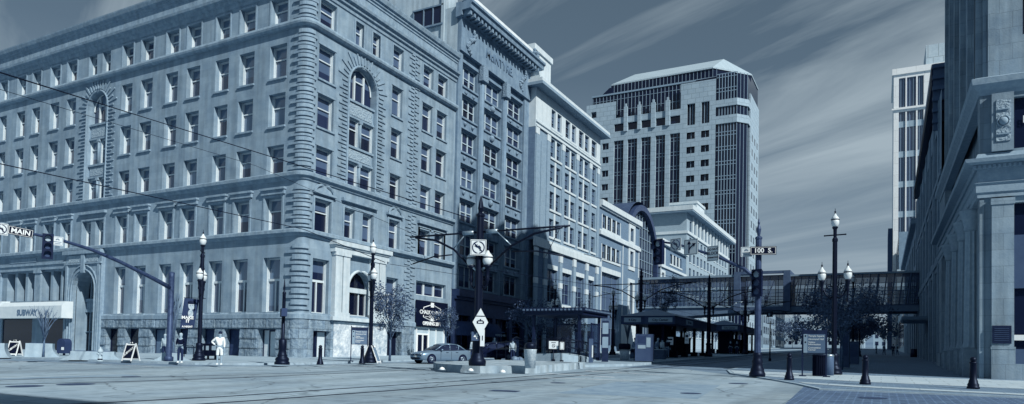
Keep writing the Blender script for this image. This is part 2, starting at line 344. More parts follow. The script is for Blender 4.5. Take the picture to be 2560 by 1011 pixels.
# rails (dark grooves beside bright heads), west pair and east pair
DRAIL=mat('rail groove',.015,var=.1); RAIL=mat('worn rail',.22,rough=.4,metal=.6,spec=.5)
def railpath(pts,nm='tram_rail'):
    mb=MB(); 
    for (x0,y0),(x1,y1) in zip(pts,pts[1:]): mb.face([(x0-.09,y0,gz(y0)+.013),(x0+.09,y0,gz(y0)+.013),(x1+.09,y1,gz(y1)+.013),(x1-.09,y1,gz(y1)+.013)])
    return mb
ga=[onG(*p) for p in ((0,950),(280,944.5),(560,940),(880,928),(1060,925))]
WA=[(-27.4,13.3-3),(-27.0,14.5),(-25.2,17.5),(-24.1,20),(-23.5,24),(-23.1,30),(-22.9,38),(-22.9,46),(-22.9,300)]
WB=[(-25.6,9.0),(-24.7,12.0),(-23.2,15.5),(-22.4,18.6),(-21.9,24),(-21.6,30),(-21.45,38),(-21.45,46),(-21.45,300)]
EA=[(-16.6,9),(-15.5,13.1),(-15.1,17.5),(-14.3,24),(-13.9,29),(-13.6,38),(-13.55,50),(-13.55,300)]
EB=[(-14.6,9),(-13.9,13),(-13.45,17),(-12.8,24),(-12.45,29),(-12.15,38),(-12.1,50),(-12.1,300)]
for i,pts in enumerate((WA,WB,EA,EB)):
    o=railpath(pts).build('tram_rail',DRAIL,recalc=False); tag(o,kind='structure')
# white markings and crossing lines
PAINT=mat('worn white road paint',.66,var=.3,scale=2.5,rough=.7)
for q in ([(-14.6,31.1),(-10.6,29.8),(-10.6,30.0),(-14.6,31.35)],[(-13.3,27.1),(-8.4,27.9),(-8.4,28.08),(-13.3,27.28)],[(-14.2,35.2),(-9.4,33.6),(-9.4,33.8),(-14.2,35.45)],
          [(-52,22.3),(-34,23.5),(-34,23.65),(-52,22.45)],[(-29,31.6),(-24,31.6),(-24,31.8),(-29,31.8)]):
    sheet('road_marking',q,PAINT,.0135)
# manholes and patches
MH=mat('cast iron cover',.07,rough=.55,var=.4,scale=9,bump=.8,bscale=30)
def disc(px,py,r,h=.015):
    g=onG(px,py); mb=MB(); mb.face([(g.x+r*math.cos(t*math.pi/10),g.y+r*math.sin(t*math.pi/10),gz(g.y+r*math.sin(t*math.pi/10))+h) for t in range(20)])
    return mb.build('manhole_cover',MH,recalc=False)
for px,py,r,lab,h in ((190,962,.55,'round iron cover in the road between the tram rails, right of two at lower left',.015),(62,967,.5,'round iron cover in the road at the left edge of the photo',.015),(1395,958.5,.3,'small iron cover in the road in front of the platform ramp',.015),
    (1846,960,.38,'round iron cover in the road near the base of the signal pole',.015),(1727,985,.33,'round iron cover in the pale concrete road, nearest the camera at centre right',.017),
    (2182,997,.4,'round iron cover set in the brick pavers at lower right',.02),(328,943,.35,'worn iron cover in the road in front of the white framed sandwich board',.015)):
    tag(disc(px,py,r,h),lab,'manhole cover')
g=onG(1262,979); mb=MB(); mb.face([(g.x+dx,g.y+dy,gz(g.y+dy)+.016) for dx,dy in ((-.45,-.3),(.5,-.2),(.4,.35),(-.5,.25))]); tag(mb.build('drain_cover',MH,recalc=False),'dark rectangular drain cover in the middle of the pale roadway','drain cover')
PATCH=mat('darker road patch',.30,var=.25,scale=1.5,bump=.3,bscale=30)
sheet('road_patch',[(-8.8,19.5),(-4.6,20.0),(-5.4,27.2),(-9.3,26.4)],PATCH,.0115)
sheet('road_patch',[(-28.6,10),(-27.6,10),(-26.5,17.8),(-27.6,18)],PATCH,.0115)
sheet('road_patch',[(-34,24.6),(-32.8,26),(-31,28.6),(-29.9,31),(-29.4,31),(-30,28.6),(-31.5,26),(-33.2,24.2),(-60,22.9),(-60,23.8)],PATCH,.0125)
# far hills at the end of the street
HILL=mat('hazy hillside',.2,var=.25,scale=.02,bump=0)
mb=MB(); random.seed(3); xs=[-900+i*60 for i in range(31)]; rows=[(620,12,0),(900,30,8),(1300,52,16),(1490,64,22)]
G=[[mb.P(x,y,z+random.uniform(-a,a)) for x in xs] for y,z,a in rows]
for A,B in zip(G,G[1:]):
    for i in range(len(xs)-1): mb.f.append([A[i],A[i+1],B[i+1],B[i]]); mb.sm.append(True)
tag(mb.build('hills',HILL,recalc=False),kind='structure')

# ================================================================ STONE OFFICE BUILDING (quoined corner)
BX,BY=-38.7,38.7
b1=thing('stone_office_building','six storey grey sandstone corner building with ribbed round corner and arched bays','building',(BX,BY,.77))
colsS=[(-42.65,-40.85),(-46.1,-44.4),(-48.95,-47.35),(-52.55,-50.85),(-55.3,-53.7),(-58.75,-57.1),(-61.5,-59.95),(-70.15,-68.6),(-73.0,-71.4),(-76.2,-74.75),(-79,-77.45),(-82.3,-80.9),(-85.2,-83.6)]
colsE=[(39.95,41.75),(49.1,50.6),(53.75,55.4),(56.2,57.9)]
rows=[(26.9,28.95),(22.65,25.3),(18.85,21.45),(15.1,17.35),(10.7,13.25)]
RC=.62; LEFT=-92.0; END=59.45
def arcpath(u0=None,u1=None,full=True):
    p=[]
    if full or u0 is not None: p.append((LEFT if full else u0,BY,0,-1))
    p.append((BX-RC,BY,0,-1))
    for i in range(1,8):
        t=-math.pi/2+i*math.pi/16; p.append((BX-RC+RC*math.cos(t),BY+RC+RC*math.sin(t),math.cos(t),math.sin(t)))
    p.append((BX,BY+RC,1,0))
    if full or u1 is not None: p.append((BX,END if full else u1,1,0))
    return p
PATH=arcpath()
S=MB(frS(BY)); Ew=MB(frE(BX))
hS=[];hE=[]
for r,(z0,z1) in enumerate(rows):
    for a,b in colsS: hS.append((a,b,z0,z1))
    for a,b in colsE: hE.append((a,b,z0,z1))
hS+= [(-66.7,-65.45,26.9,28.95),(-64.6,-63.35,26.9,28.95),(-66.7,-65.4,10.7,13.1),(-64.7,-63.4,10.7,13.1)]
hE+= [(43.95,45.15),(46.15,47.35)] and [(43.95,45.15,26.9,28.95),(46.15,47.35,26.9,28.95),(43.3,44.6,10.7,13.1),(45.6,46.9,10.7,13.1)]
AS=(-66.55,-63.55); AE=(43.55,46.95)
hS.append((AS[0],AS[1],15.05,25.25,.75)); hE.append((AE[0],AE[1],15.05,25.25,.75))
# ground floor south
for a,b in colsS[:7]: hS.append((a,b,4.35,8.6,.6))
for a,b in ((-79.4,-77.9),(-77.5,-76.0),(-75.6,-74.1),(-72.9,-71.6),(-71.2,-69.9),(-69.6,-68.75),(-86.9,-85.4),(-84.9,-83.4),(-83.0,-81.5)): hS.append((a,b,5.75,8.6,.75))
PS=(-67.3,-63.9); hS.append((PS[0],PS[1],.4,8.35,1.3))
hE+=[(39.95,41.75,4.35,8.6,.6),(49.0,50.7,4.35,8.1,.6),(43.95,46.85,4.4,8.1,.7),(53.45,58.5,6.9,8.25,.45),(53.35,58.75,1.0,3.95,.6)]
wall(S,LEFT,BX-RC,4.0,29.85,hS,depth=.6); wall(Ew,BY+RC,END,4.0,29.85,[h for h in hE],depth=.45)
archfill(S,AS[0],AS[1],23.75,25.25,depth=.75); archfill(Ew,AE[0],AE[1],23.55,25.25,depth=.75)
archfill(S,PS[0],PS[1],6.65,8.35,depth=1.3); archfill(Ew,43.95,46.85,6.65,8.1,depth=.7)
S.build('south_wall',STONE,b1); Ew.build('east_wall',STONE,b1)
cm=MB(); sweep(cm,[p for p in arcpath(full=False)],[(0,.3),(0,29.9),(-.3,29.9),(-.3,.3)]); cm.build('corner_wall',STONE,b1)
# basement in rock faced blocks
bS=MB(frS(BY)); bE=MB(frE(BX))
bh=[(a+.05,b-.05,.4,3.05,.7) for a,b in [(-42.9,-40.9),(-46.7,-44.8),(-49.6,-47.7),(-52.7,-51.0),(-56,-53.9),(-59.5,-57.5),(-62.4,-60.4)]]
wall(bS,-63.0,BX-RC,.3,3.86,bh,y=-.12,depth=.75)
beh=[(40.1,42.0,.6,3.0,.7),(49.2,51.3,.6,3.3,.9)]
wall(bE,BY+RC,53.2,.3,3.86,beh,y=-.12,depth=.75)
bS.build('basement_wall',ROUGH,b1); bE.build('basement_wall',ROUGH,b1)
cm=MB(); sweep(cm,arcpath(full=False),[(.12,.3),(.12,3.86),(-.2,3.86),(-.2,.3)]); cm.build('basement_wall',ROUGH,b1)
# proud rock blocks between basement openings
bb=MB(frS(BY)); random.seed(5)
edges=[BX-RC-.1]+[q for h in bh for q in (h[1],h[0])]+[-63.0]
for i in range(0,len(edges)-1,2):
    b_,a_=edges[i],edges[i+1]
    for j in range(3): bb.box(a_+.04,b_-.04,-.12-random.uniform(.05,.13),-.1,.75+j*.77,1.46+j*.77,.03)
for i in range(12): x=-62.9+i*1.9; bb.box(x+.03,min(x+1.85,-40),-.12-random.uniform(.04,.12),-.1,3.12,3.8,.03)
bb.build('rock_blocks',ROUGH,b1)
lb=MB(); sweep(lb,arcpath(u0=-63,u1=53.3,full=False),[(.02,3.86),(.2,3.86),(.2,4.2),(.02,4.35)]); lb.build('water_table',STONE2,b1)
# basement doors and boarded openings
def panel(root,k,c,u0,u1,z0,z1,d,m,name='panel',fm=None):
    q=MB(FR[k](c)); q.box(u0,u1,d,d+.06,z0,z1); o=q.build(name,m,root)
    if fm:
        q=MB(FR[k](c)); t=.09
        q.box(u0,u0+t,d-.05,d-.003,z0,z1).box(u1-t,u1,d-.05,d-.003,z0,z1).box(u0+t,u1-t,d-.05,d-.003,z1-t,z1); q.build('frame',fm,o)
    return o
GREYP=mat('grey painted board',.16,rough=.6,var=.2,scale=3); PALEP=mat('pale painted board',.62,rough=.6,var=.1,scale=2); BRN=mat('dark boarding',.05,rough=.55,var=.3,scale=3)
for i,(a,b,c,d,e) in enumerate(bh):
    m=[PALEP,BRN,BRN,BRN,GREYP,DGLASS,DGLASS][i]
    panel(b1,'S',BY,a,b,.6,3.05,.45,m,'basement_window',DMET)
panel(b1,'S',BY,-42.15,-41.2,.8,2.95,.40,PALEP,'basement_door',DMET)
panel(b1,'E',BX,40.1,40.95,.6,3.0,.45,DGLASS,'basement_window',DMET); panel(b1,'E',BX,40.95,42.0,.6,3.0,.42,PALEP,'basement_door',DMET)
panel(b1,'E',BX,49.2,51.3,.6,3.3,.6,BLACK,'side_entrance',DMET)
# windows
cnt=0
for r,(z0,z1) in enumerate(rows):
    for i,(a,b) in enumerate(colsS): window(b1,'S',BY,a,z0,b-a,z1-z0,'sash',.5,pm=PANES)
    for i,(a,b) in enumerate(colsE): window(b1,'E',BX,a,z0,b-a,z1-z0,'sash',.38)
for a,b,z0,z1 in hS[len(rows)*len(colsS):len(rows)*len(colsS)+4]: window(b1,'S',BY,a,z0,b-a,z1-z0,'sash',.5,pm=PANES)
for a,b,z0,z1 in hE[len(rows)*len(colsE):len(rows)*len(colsE)+4]: window(b1,'E',BX,a,z0,b-a,z1-z0,'sash',.38)
for a,b in colsS[:7]: window(b1,'S',BY,a,4.35,b-a,4.25,'cross',.5,pm=PANES)
for a,b in ((-79.4,-77.9),(-77.5,-76.0),(-75.6,-74.1),(-72.9,-71.6),(-71.2,-69.9),(-69.6,-68.75),(-84.9,-83.4),(-83.0,-81.5)): window(b1,'S',BY,a,5.75,b-a,2.85,'bare',.6,pm=PANES)
window(b1,'E',BX,39.95,4.35,1.8,4.25,'cross',.45); window(b1,'E',BX,49.0,4.35,1.7,3.75,'cross',.45)
# arched bays: lower pairs, carved panels, arched window
def archbay(k,c,a,b,spring,pm):
    w=b-a; q=MB(FR[k](c)); cv=MB(FR[k](c))
    for z0,z1 in ((20.85,22.35),(17.2,18.5)): q.box(a,b,.3,.6,z0,z1); q.box(a,b,.18,.3,z0,z0+.16); q.box(a,b,.14,.3,z1-.18,z1); cv=MB(FR[k](c)); cv.box(a+.2,b-.2,.26,.3,z0+.25,z1-.28); cv.build('carved_panel',CARVE,b1)
    q.box(a,b,.3,.7,15.05,15.2)
    for z0,z1 in ((18.5,20.85),(15.2,17.2)):
        q.box((a+b)/2-.16,(a+b)/2+.16,.28,.6,z0,z1); q.tube([((a+b)/2,.24,z0),((a+b)/2,.24,z1-.25)],.11,8); q.box((a+b)/2-.2,(a+b)/2+.2,.12,.3,z1-.25,z1)
    q.build('bay_frame',STONE2,b1)
    for z0,z1 in ((18.5,20.85),(15.2,17.2)):
        window(b1,k,c,a,z0,w/2-.16,z1-z0,'sash',.5,pm=pm); window(b1,k,c,(a+b)/2+.16,z0,w/2-.16,z1-z0,'sash',.5,pm=pm)
    g=MB(FR[k](c)); n=12; pts=[(a,.66,22.35)]+[((a+b)/2-w/2*math.cos(math.pi*i/n),.66,spring+(25.25-spring)*math.sin(math.pi*i/n)) for i in range(n+1)]+[(b,.66,22.35)]
    g.face(pts); go=g.build('arched_pane',pm,b1,recalc=False)
    f=MB(FR[k](c)); rr=[(p[0],.58,p[2]) for p in pts[1:-1]]; f.tube([((a+b)/2+(p[0]-(a+b)/2)*.95,p[1],p[2]-.05) for p in rr],.07,4,sm=False); f.box(a,b,.5,.65,22.35,22.5); 
    for q_ in (.33,.67): f.box(a+w*q_-.08,a+w*q_+.08,.48,.64,22.5,spring+1.25)
    f.box(a+w*.33+.08,a+w*.67-.08,.52,.64,24.1,24.2); f.build('frame',FRAME,go)
    # moulding ring and radiating joints
    m=MB(FR[k](c)); cx=(a+b)/2; hh=25.25-spring
    m.tube([(a-.12,-.03,15.1)]+[(cx-(w/2+.12)*math.cos(math.pi*i/n),-.03,spring+(hh+.12)*math.sin(math.pi*i/n)) for i in range(n+1)]+[(b+.12,-.03,15.1)],.10,6,sm=False)
    for i in range(19):
        t=math.pi*(i)/18; ro=(w/2+(1.45 if i%2 else .95)); ri=w/2+.3; dw=.07
        c0,s0=math.cos(t),math.sin(t); P=[]
        for rr_,sg in ((ri,-1),(ro,-1),(ro,1),(ri,1)): P.append((cx-rr_*c0+sg*dw*s0, spring+(rr_+ (hh-w/2)*s0)*s0+sg*dw*c0))
        m.prism(P,-.09,0.01,'y')
    z=spring-.35; i=0
    while z>15.3:
        l=.95 if i%2 else .55
        m.box(a-.3-l,a-.27,-.09,.01,z-.11,z); m.box(b+.27,b+.3+l,-.09,.01,z-.11,z); z-=.32; i+=1
    m.build('arch_surround',STONE2,b1)
archbay('S',BY,AS[0],AS[1],23.75,PANES); archbay('E',BX,AE[0],AE[1],23.55,PANE)
# corner quoins
q=MB(); z=15.15;
def qb(z0,z1,long_,d): 
    sweep(q,arcpath(u0=BX-RC-long_,u1=BY+RC+long_*.36,full=False),[(-.05,z0),(d,z0),(d,z1),(-.05,z1)])
for z0,z1,pitch in ((26.9,29.7,.64),(15.15,26.3,.64),(10.75,14.4,.64),(4.45,10.2,.86)):
    z=z0+.1
    while z+pitch<=z1+.15:
        qb(z,z+pitch*.26,.88,.13); qb(z+pitch*.42,z+pitch*.86,.15,.17); z+=pitch
    q.build('corner_quoins',STONE2,b1); q=MB()
q=MB(frE(BX)); i=0
for z0,z1 in ((26.95,29.6),(15.2,26.2),(10.8,14.3),(4.5,10.0)):
    z=z0
    while z<z1: 
        q.box(51.5 if i%2 else 51.9,52.35,-.09,.01,z,z+.13); q.box(52.45,52.75 if i%2 else 53.15,-.09,.01,z+.15,z+.28); z+=.36; i+=1
    q.build('quoin_strip',STONE2,b1); q=MB(frE(BX))
# string courses, cornice, frieze, parapet
def band(name,prof,m=STONE2): x=MB(); sweep(x,PATH,prof); return x.build(name,m,b1)
band('roll_moulding',[(0,26.30),(.22,26.32),(.36,26.45),(.4,26.6),(.34,26.78),(.2,26.88),(0,26.9)])
band('string_course',[(0,14.45),(.12,14.5),(.2,14.7),(.38,14.75),(.4,14.98),(.3,15.06),(0,15.1)])
band('string_course',[(0,10.15),(.15,10.2),(.2,10.35),(.42,10.38),(.42,10.6),(.35,10.68),(0,10.7)])
band('cornice',[(0,29.2),(.1,29.25),(.14,29.55),(.3,29.6),(.34,29.85),(.55,29.92),(.6,30.12),(.45,30.2),(0,30.25)])
band('frieze',[(-.3,29.9),(.12,30.2),(.12,31.1),(.2,31.15),(.2,31.32),(.32,31.38),(.34,31.55),(.5,31.62),(.6,31.9),(.62,32.02),(-.3,32.05)])
rf=MB(); rf.face([(LEFT,BY+.2,31.4),(BX-.25,BY+.2,31.4),(BX-.25,END,31.4),(LEFT,END,31.4)]); rf.build('roof',ROOFM,b1,recalc=False)
bk=MB(); bk.face([(LEFT,BY,0),(LEFT,END,0),(LEFT,END,31.9),(LEFT,BY,31.9)]); bk.face([(LEFT,END+.02,0),(BX-.5,END+.02,0),(BX-.5,END+.02,31.9),(LEFT,END+.02,31.9)]); bk.build('rear_wall',STONE,b1,recalc=False)
# architraves and hoods of the fifth row; sills
h=MB(); 
def archi(mb,a,b,z0,z1,w=.2,d=.07): mb.box(a-w,a-.02,-d,.01,z0,z1+w); mb.box(b+.02,b+w,-d,.01,z0,z1+w); mb.box(a-.02,b+.02,-d,.01,z1+.02,z1+w)
def flush(k):
    global hs,he
    if k=='S':
        if hs.f: hs.build('window_surround',STONE2,b1)
        hs=MB(frS(BY))
    else:
        if he.f: he.build('window_surround',STONE2,b1)
        he=MB(frE(BX))
hs=MB(frS(BY)); he=MB(frE(BX))
for i,(a,b) in enumerate(colsS):
    archi(hs,a,b,10.72,13.25); hs.box(a-.42,b+.42,-.3,0,13.82,13.98); hs.box(a-.34,b+.34,-.18,0,13.47,13.82); flush('S')
    archi(hs,a,b,26.92,28.95,.16,.05); flush('S')
    for z0 in (22.65,18.85): hs.box(a-.1,b+.1,-.13,.0,z0-.14,z0); flush('S')
archi(hs,-66.7,-63.4,10.72,13.1); hs.box(-67.1,-63.0,-.3,0,13.7,13.95); flush('S')
for i,(a,b) in enumerate(colsE):
    archi(he,a,b,10.72,13.25); flush('E'); archi(he,a,b,26.92,28.95,.16,.05); flush('E')
    for z0 in (22.65,18.85): he.box(a-.12,b+.12,-.12,.0,z0-.14,z0); flush('E')
    for zz in (25.3,21.45,17.35): he.box(a-.12,b+.12,-.05,.01,zz+.03,zz+.18); flush('E')
for a,b in (colsE[0],colsE[1]):
    cx=(a+b)/2; w=(b-a)/2+.38
    he.box(cx-w,cx+w,-.3,0,13.62,13.78); n=8
    he.tube([(cx-w*.8*math.cos(math.pi*i/n),-.18,13.78+.62*math.sin(math.pi*i/n)) for i in range(n+1)],.1,5,sm=False)
    he.prism([(cx-w*.72*math.cos(math.pi*i/n),13.78+.52*math.sin(math.pi*i/n)) for i in range(n+1)],-.1,.0,'y'); flush('E')
for a,b in ((43.3,46.9),(53.75,57.9)): archi(he,a,b,10.72,13.15); he.box(a-.4,b+.4,-.3,0,13.66,13.9); flush('E')
for a,b in colsS[:7]: hs.box(a-.12,b+.12,-.14,0,4.2,4.36); flush('S')
he.box(39.8,41.9,-.14,0,4.2,4.36); flush('E')
for x in (43.95,45.15,46.15,47.35): he.box(x-.08,x+.08,-.06,.01,26.92,29.0)
flush('E')
# south portal
p=MB(frS(BY)); a,b=-68.6,-62.95
wall(p,a,b,.4,10.1,[(PS[0],PS[1],.4,8.35,.4)],y=-.35,depth=.4); archfill(p,PS[0],PS[1],6.65,8.35,y=-.35,depth=.4)
p.face([(a,-.35,.4),(a,0,.4),(a,0,10.1),(a,-.35,10.1)]); p.face([(b,-.35,.4),(b,0,.4),(b,0,10.1),(b,-.35,10.1)])
p.box(a-.15,b+.15,-.62,0,9.95,10.3); p.box(a-.05,b+.05,-.48,-.3,9.0,9.15); p.box(-65.85,-65.35,-.55,-.3,8.2,9.95)
for s in (a+.18,b-.5): p.box(s,s+.32,-.45,-.34,.5,9.0)
cx=(PS[0]+PS[1])/2
for rr in (1.85,2.25): p.tube([(cx-rr,-.4,1.0)]+[(cx-rr*math.cos(math.pi*i/12),-.4,6.65+rr*math.sin(math.pi*i/12)) for i in range(13)]+[(cx+rr,-.4,1.0)],.08,5,sm=False)
po=p.build('portal',STONE2,b1)
for u0_,u1_ in ((a+.55,-65.95),(-65.25,b-.55)): c=MB(frS(BY)); c.box(u0_,u1_,-.40,-.36,9.2,9.85); c.build('carved_panel',CARVE,b1)
d=MB(frS(BY)); d.face([(PS[0],1.2,.6),(PS[1],1.2,.6),(PS[1],1.2,8.4),(PS[0],1.2,8.4)]); d.build('entrance_glazing',DGLASS,b1,recalc=False)
d=MB(frS(BY)); 
for z in (4.75,5.75): d.box(PS[0],PS[1],.9,1.15,z-.14,z+.14)
for x in (cx-.05,cx-1.1,cx+1.0): d.box(x,x+.1,1.0,1.18,.7,8.2)
d.box(PS[0],PS[1],1.0,1.18,2.7,2.78); d.box(PS[0],PS[1],1.02,1.15,4.89,5.6); d.build('entrance_frame',STONE2,b1)
# shopfront left of the portal: entablature, pilasters, lettering panel
p=MB(frS(BY)); p.box(LEFT,-68.65,-.3,0,8.75,9.2); p.box(LEFT,-68.65,-.42,0,9.2,9.38)
for x in (-74.0,-81.4,-88.3): p.box(x,x+1.05,-.22,.0,5.6,8.45); p.box(x-.1,x+1.15,-.32,0,8.45,8.74)
p.box(-80,-74.05,-.15,0,5.5,5.72); p.box(-72.9,-68.7,-.15,0,5.5,5.72)
p.build('shopfront_pilasters',STONE2,b1)
for x in (-74.3,-81.8,-88.8): p=MB(frS(BY)); p.box(x,x+1.9,-.1,.6,.3,4.0); p.build('shopfront_pier',STONE,b1)
p=MB(frS(BY)); p.box(LEFT,-68.7,.02,.08,.3,4.0); p.build('shopfront_glass',DGLASS,b1)
# faint raised panel above the shopfront
p=MB(frS(BY)); p.box(-79.0,-74.2,-.05,.01,9.62,10.02)
fo=p.build('weathered_name_panel',STONE2,b1)
for x in (-78.3,-76.6,-75.7): pass
# east entrance in pale limestone
p=MB(frE(BX)); A,B=41.95,48.6
for x in (A+.1,A+1.0,B-1.95,B-1.05): p.box(x,x+.78,-.42,0,4.25,9.3); p.box(x-.07,x+.85,-.5,0,9.1,9.35); p.box(x-.05,x+.83,-.48,0,4.2,4.55)
p.box(A-.1,B+.1,-.5,0,9.35,9.75); p.box(A-.25,B+.25,-.75,0,9.9,10.25); p.box(A-.18,B+.18,-.6,0,9.75,9.9); p.box(A-.15,B+.15,-.5,.0,3.9,4.2)
p.box(A+1.85,43.93,-.1,.02,4.2,9.35); p.box(46.87,B-2.0,-.1,.02,4.2,9.35)
n=12; cx=45.4
p.tube([(cx-1.55*math.cos(math.pi*i/n),-.15,6.65+1.52*math.sin(math.pi*i/n)) for i in range(n+1)],.12,6,sm=False)
p.box(43.95,46.85,.35,.6,6.35,6.75)
p.build('east_portal',LIME,b1)
g=MB(frE(BX)); g.face([(43.95,.6,4.4),(46.85,.6,4.4),(46.85,.6,6.4),(43.95,.6,6.4)]); g.build('portal_window',DGLASS,b1,recalc=False)
g=MB(frE(BX)); g.face([(43.95,.62,6.6)]+[(cx-1.45*math.cos(math.pi*i/n),.62,6.65+1.45*math.sin(math.pi*i/n)) for i in range(n+1)]+[(46.85,.62,6.6)]); g.build('portal_lunette',DGLASS,b1,recalc=False)
g=MB(frE(BX)); g.box(43.95,46.85,.45,.6,4.4,4.5).box(43.95,44.05,.45,.6,4.5,6.35).box(46.75,46.85,.45,.6,4.5,6.35).box(45.9,46.0,.5,.6,4.5,6.35); g.build('portal_window_frame',FRAME,b1)
# triple window, banner and shop entrance at the north end
for i in range(3): window(b1,'E',BX,53.45+i*1.69,6.9,1.66,1.35,'bare' if 0 else 'grid1x1',.35)
# scarred limestone patches beside the old doorway
p=MB(frE(BX)); p.box(42.3,49.1,-.16,-.12,.5,3.8); p.build('scarred_masonry',mat('scarred patched masonry',.55,var=.45,scale=1.8,bump=1.5,bscale=5),b1)
st=MB(frE(BX)); st.box(53.35,58.8,.3,.4,1.0,3.9); st.build('shopfront_board',mat('pale shop board',.5,var=.1,streak=.1),b1)
st=MB(frE(BX)); 
for x0,x1,z0,z1 in ((53.4,53.5,1.1,3.9),(53.95,54.05,1.1,3.9),(56.0,56.1,1.1,3.9),(58.6,58.75,1.1,3.9),(53.5,53.95,3.8,3.9),(54.05,56,3.15,3.3),(54.05,56,3.8,3.9),(54.95,55.1,1.1,3.15),(54.05,54.2,1.1,3.15),(55.85,56,1.1,3.15),(57.2,57.3,1.1,3.9)): st.box(x0,x1,.18,.3,z0,z1)
so_=st.build('shop_door_frame',WHITE,b1)
for x in (54.22,55.12): q=MB(frE(BX)); q.box(x,x+.7,.24,.28,1.25,3.1); q.build('door_glass',DGLASS,so_)
# dark banner sign
sg=thing('shop_banner','dark square banner with white lettering and emblem above the white shop doors','sign',(BX+.25,56.1,5.1))
q=MB(frE(BX)); q.box(53.35,58.75,-.14,-.08,3.98,6.42); q.build('board',NAVY,sg)
def te(s,size,u,z,d=.15,root=None,m=WHITE,c=BX,sx=1,bold=0): return txt(s,size,m,'lettering',root,(c+d,u,z),ROT['E'],.008,sx=sx,bold=bold)
te('CHALK GARDEN',.52,56.0,5.32,root=sg,bold=.012,sx=1.05); te('CO-OP',.34,56.0,4.92,root=sg,bold=.008); te('OPENING 2012',.46,56.0,4.25,root=sg,bold=.02)
q=MB(frE(BX)); 
hexp=[(54.55,5.75),(56.0,6.12),(57.45,5.75)]; lo=[(54.55,4.85),(56.0,4.52),(57.45,4.85)]
for P in (hexp,lo):
    for p0,p1 in zip(P,P[1:]): q.tube([(p0[0],-.15,p0[1]),(p1[0],-.15,p1[1])],.045,4,sm=False)
for x in (54.55,57.45): q.tube([(x,-.15,5.75),(x,-.15,5.6)],.045,4,sm=False).tube([(x,-.15,4.85),(x,-.15,5.03)],.045,4,sm=False)
q.box(55.75,56.25,-.17,-.141,5.85,6.3); q.box(55.75,56.25,-.17,-.141,4.5,4.8)
q.tube([(54.8,-.15,4.92),(55.4,-.15,4.92)],.025,4,sm=False).tube([(56.6,-.15,4.92),(57.2,-.15,4.92)],.025,4,sm=False); q.build('emblem',WHITE,sg)
# SUBWAY awning
aw=thing('shop_awning','long pale box awning with grey lettering over the left shopfront','awning',(-76,37.2,4))
AWN=mat('awning canvas',.68,rough=.8,var=.06,scale=1.5)
q=MB(frS(BY)); q.prism([(-1.5,3.95),(-1.5,4.95),(-1.2,5.45),(-.05,5.5),(-.05,3.95)],-88,-68.5,'x'); q2=MB(); 
q=MB(); q.prism([(BY-1.5,3.95),(BY-1.5,5.1),(BY-1.2,5.5),(BY-.46,5.52),(BY-.46,3.95)],-77.6,-66.9+.0,'x'); q.build('canopy',AWN,aw)
q=MB(); q.prism([(BY-1.5,3.95),(BY-1.5,5.2),(BY-1.2,5.65),(BY-.46,5.7),(BY-.46,3.95)],-90,-77.75,'x'); q.build('canopy',AWN,aw)
txt('SUBWAY',.78,mat('awning lettering grey',.17),'lettering',aw,(-72.6,BY-1.52,4.45),ROT['S'],.01,bold=.03,sx=1.1)
# ================================================================ McINTYRE BUILDING
MS=mat('ornate pale stone',.245,var=.2,scale=1.2,bump=.4,bscale=12,streak=.2)
MS2=mat('ornate carved stone',.27,var=.3,scale=8,bump=1.8,bscale=9)
MX=-38.7; m1=thing('ornate_office_building','tall narrow stone office building with lettered frieze and bracketed cornice','building',(MX,59.5,1.2))
my0,my1=59.5,75.6
bays=[(60.3,63.75),(64.75,69.0),(69.9,74.3)]; sills=[29.4,26.1,22.5,18.85,15.2,11.7,8.35]
hl=[]
for s in sills:
    for a,b in bays: hl.append((a,b,s,s+2.35,.55))
W_=MB(frE(MX)); wall(W_,my0,my1,8.0,37.2,hl,y=.0,depth=.55); W_.build('street_wall',MS,m1)
for s in sills:
    for a,b in bays: window(m1,'E',MX,a,s,b-a,2.35,'triple' if s>9 else 'grid3x1',.42,fm=mat('stone mullion paint',.5,var=.1))
q=MB(frE(MX)); orn=MB(frE(MX))
for a,b in ((my0,60.25),(63.8,64.7),(69.05,69.85),(74.35,my1)):
    q.box(a,b,-.28,0,8.0,32.6)
    if b-a<1.2 and a>60: q.tube([((a+b)/2,-.3,8.2),((a+b)/2,-.3,30.6)],.26,8); cp_=MB(frE(MX)); cp_.box(a-.12,b+.12,-.75,-.2,30.9,32.6,.05); cp_.build('capital',MS2,m1)
q.box(my0,my1,-.5,0,32.6,33.0)
for s in sills:
    for a,b in bays:
        q.box(a,b,-.16,0,s-.18,s); q.box(a,b,-.1,0,s+2.4,s+2.52)
        if s<29:
            pass
        for t in ((.28,.72) if bays.index((a,b))!=1 else (.5,)):
            u=a+(b-a)*t; rs_=MB(frE(MX)); rs_.ball((u,-.08,s-.62),.2 if t!=.5 else .36,8,1.1); rs_.build('rosette',MS2,m1)
q.build('pilasters_and_sills',MS,m1)
q=MB(frE(MX)); q.box(my0,my1,-.5,.0,33.0,36.1); q.build('frieze',MS,m1)
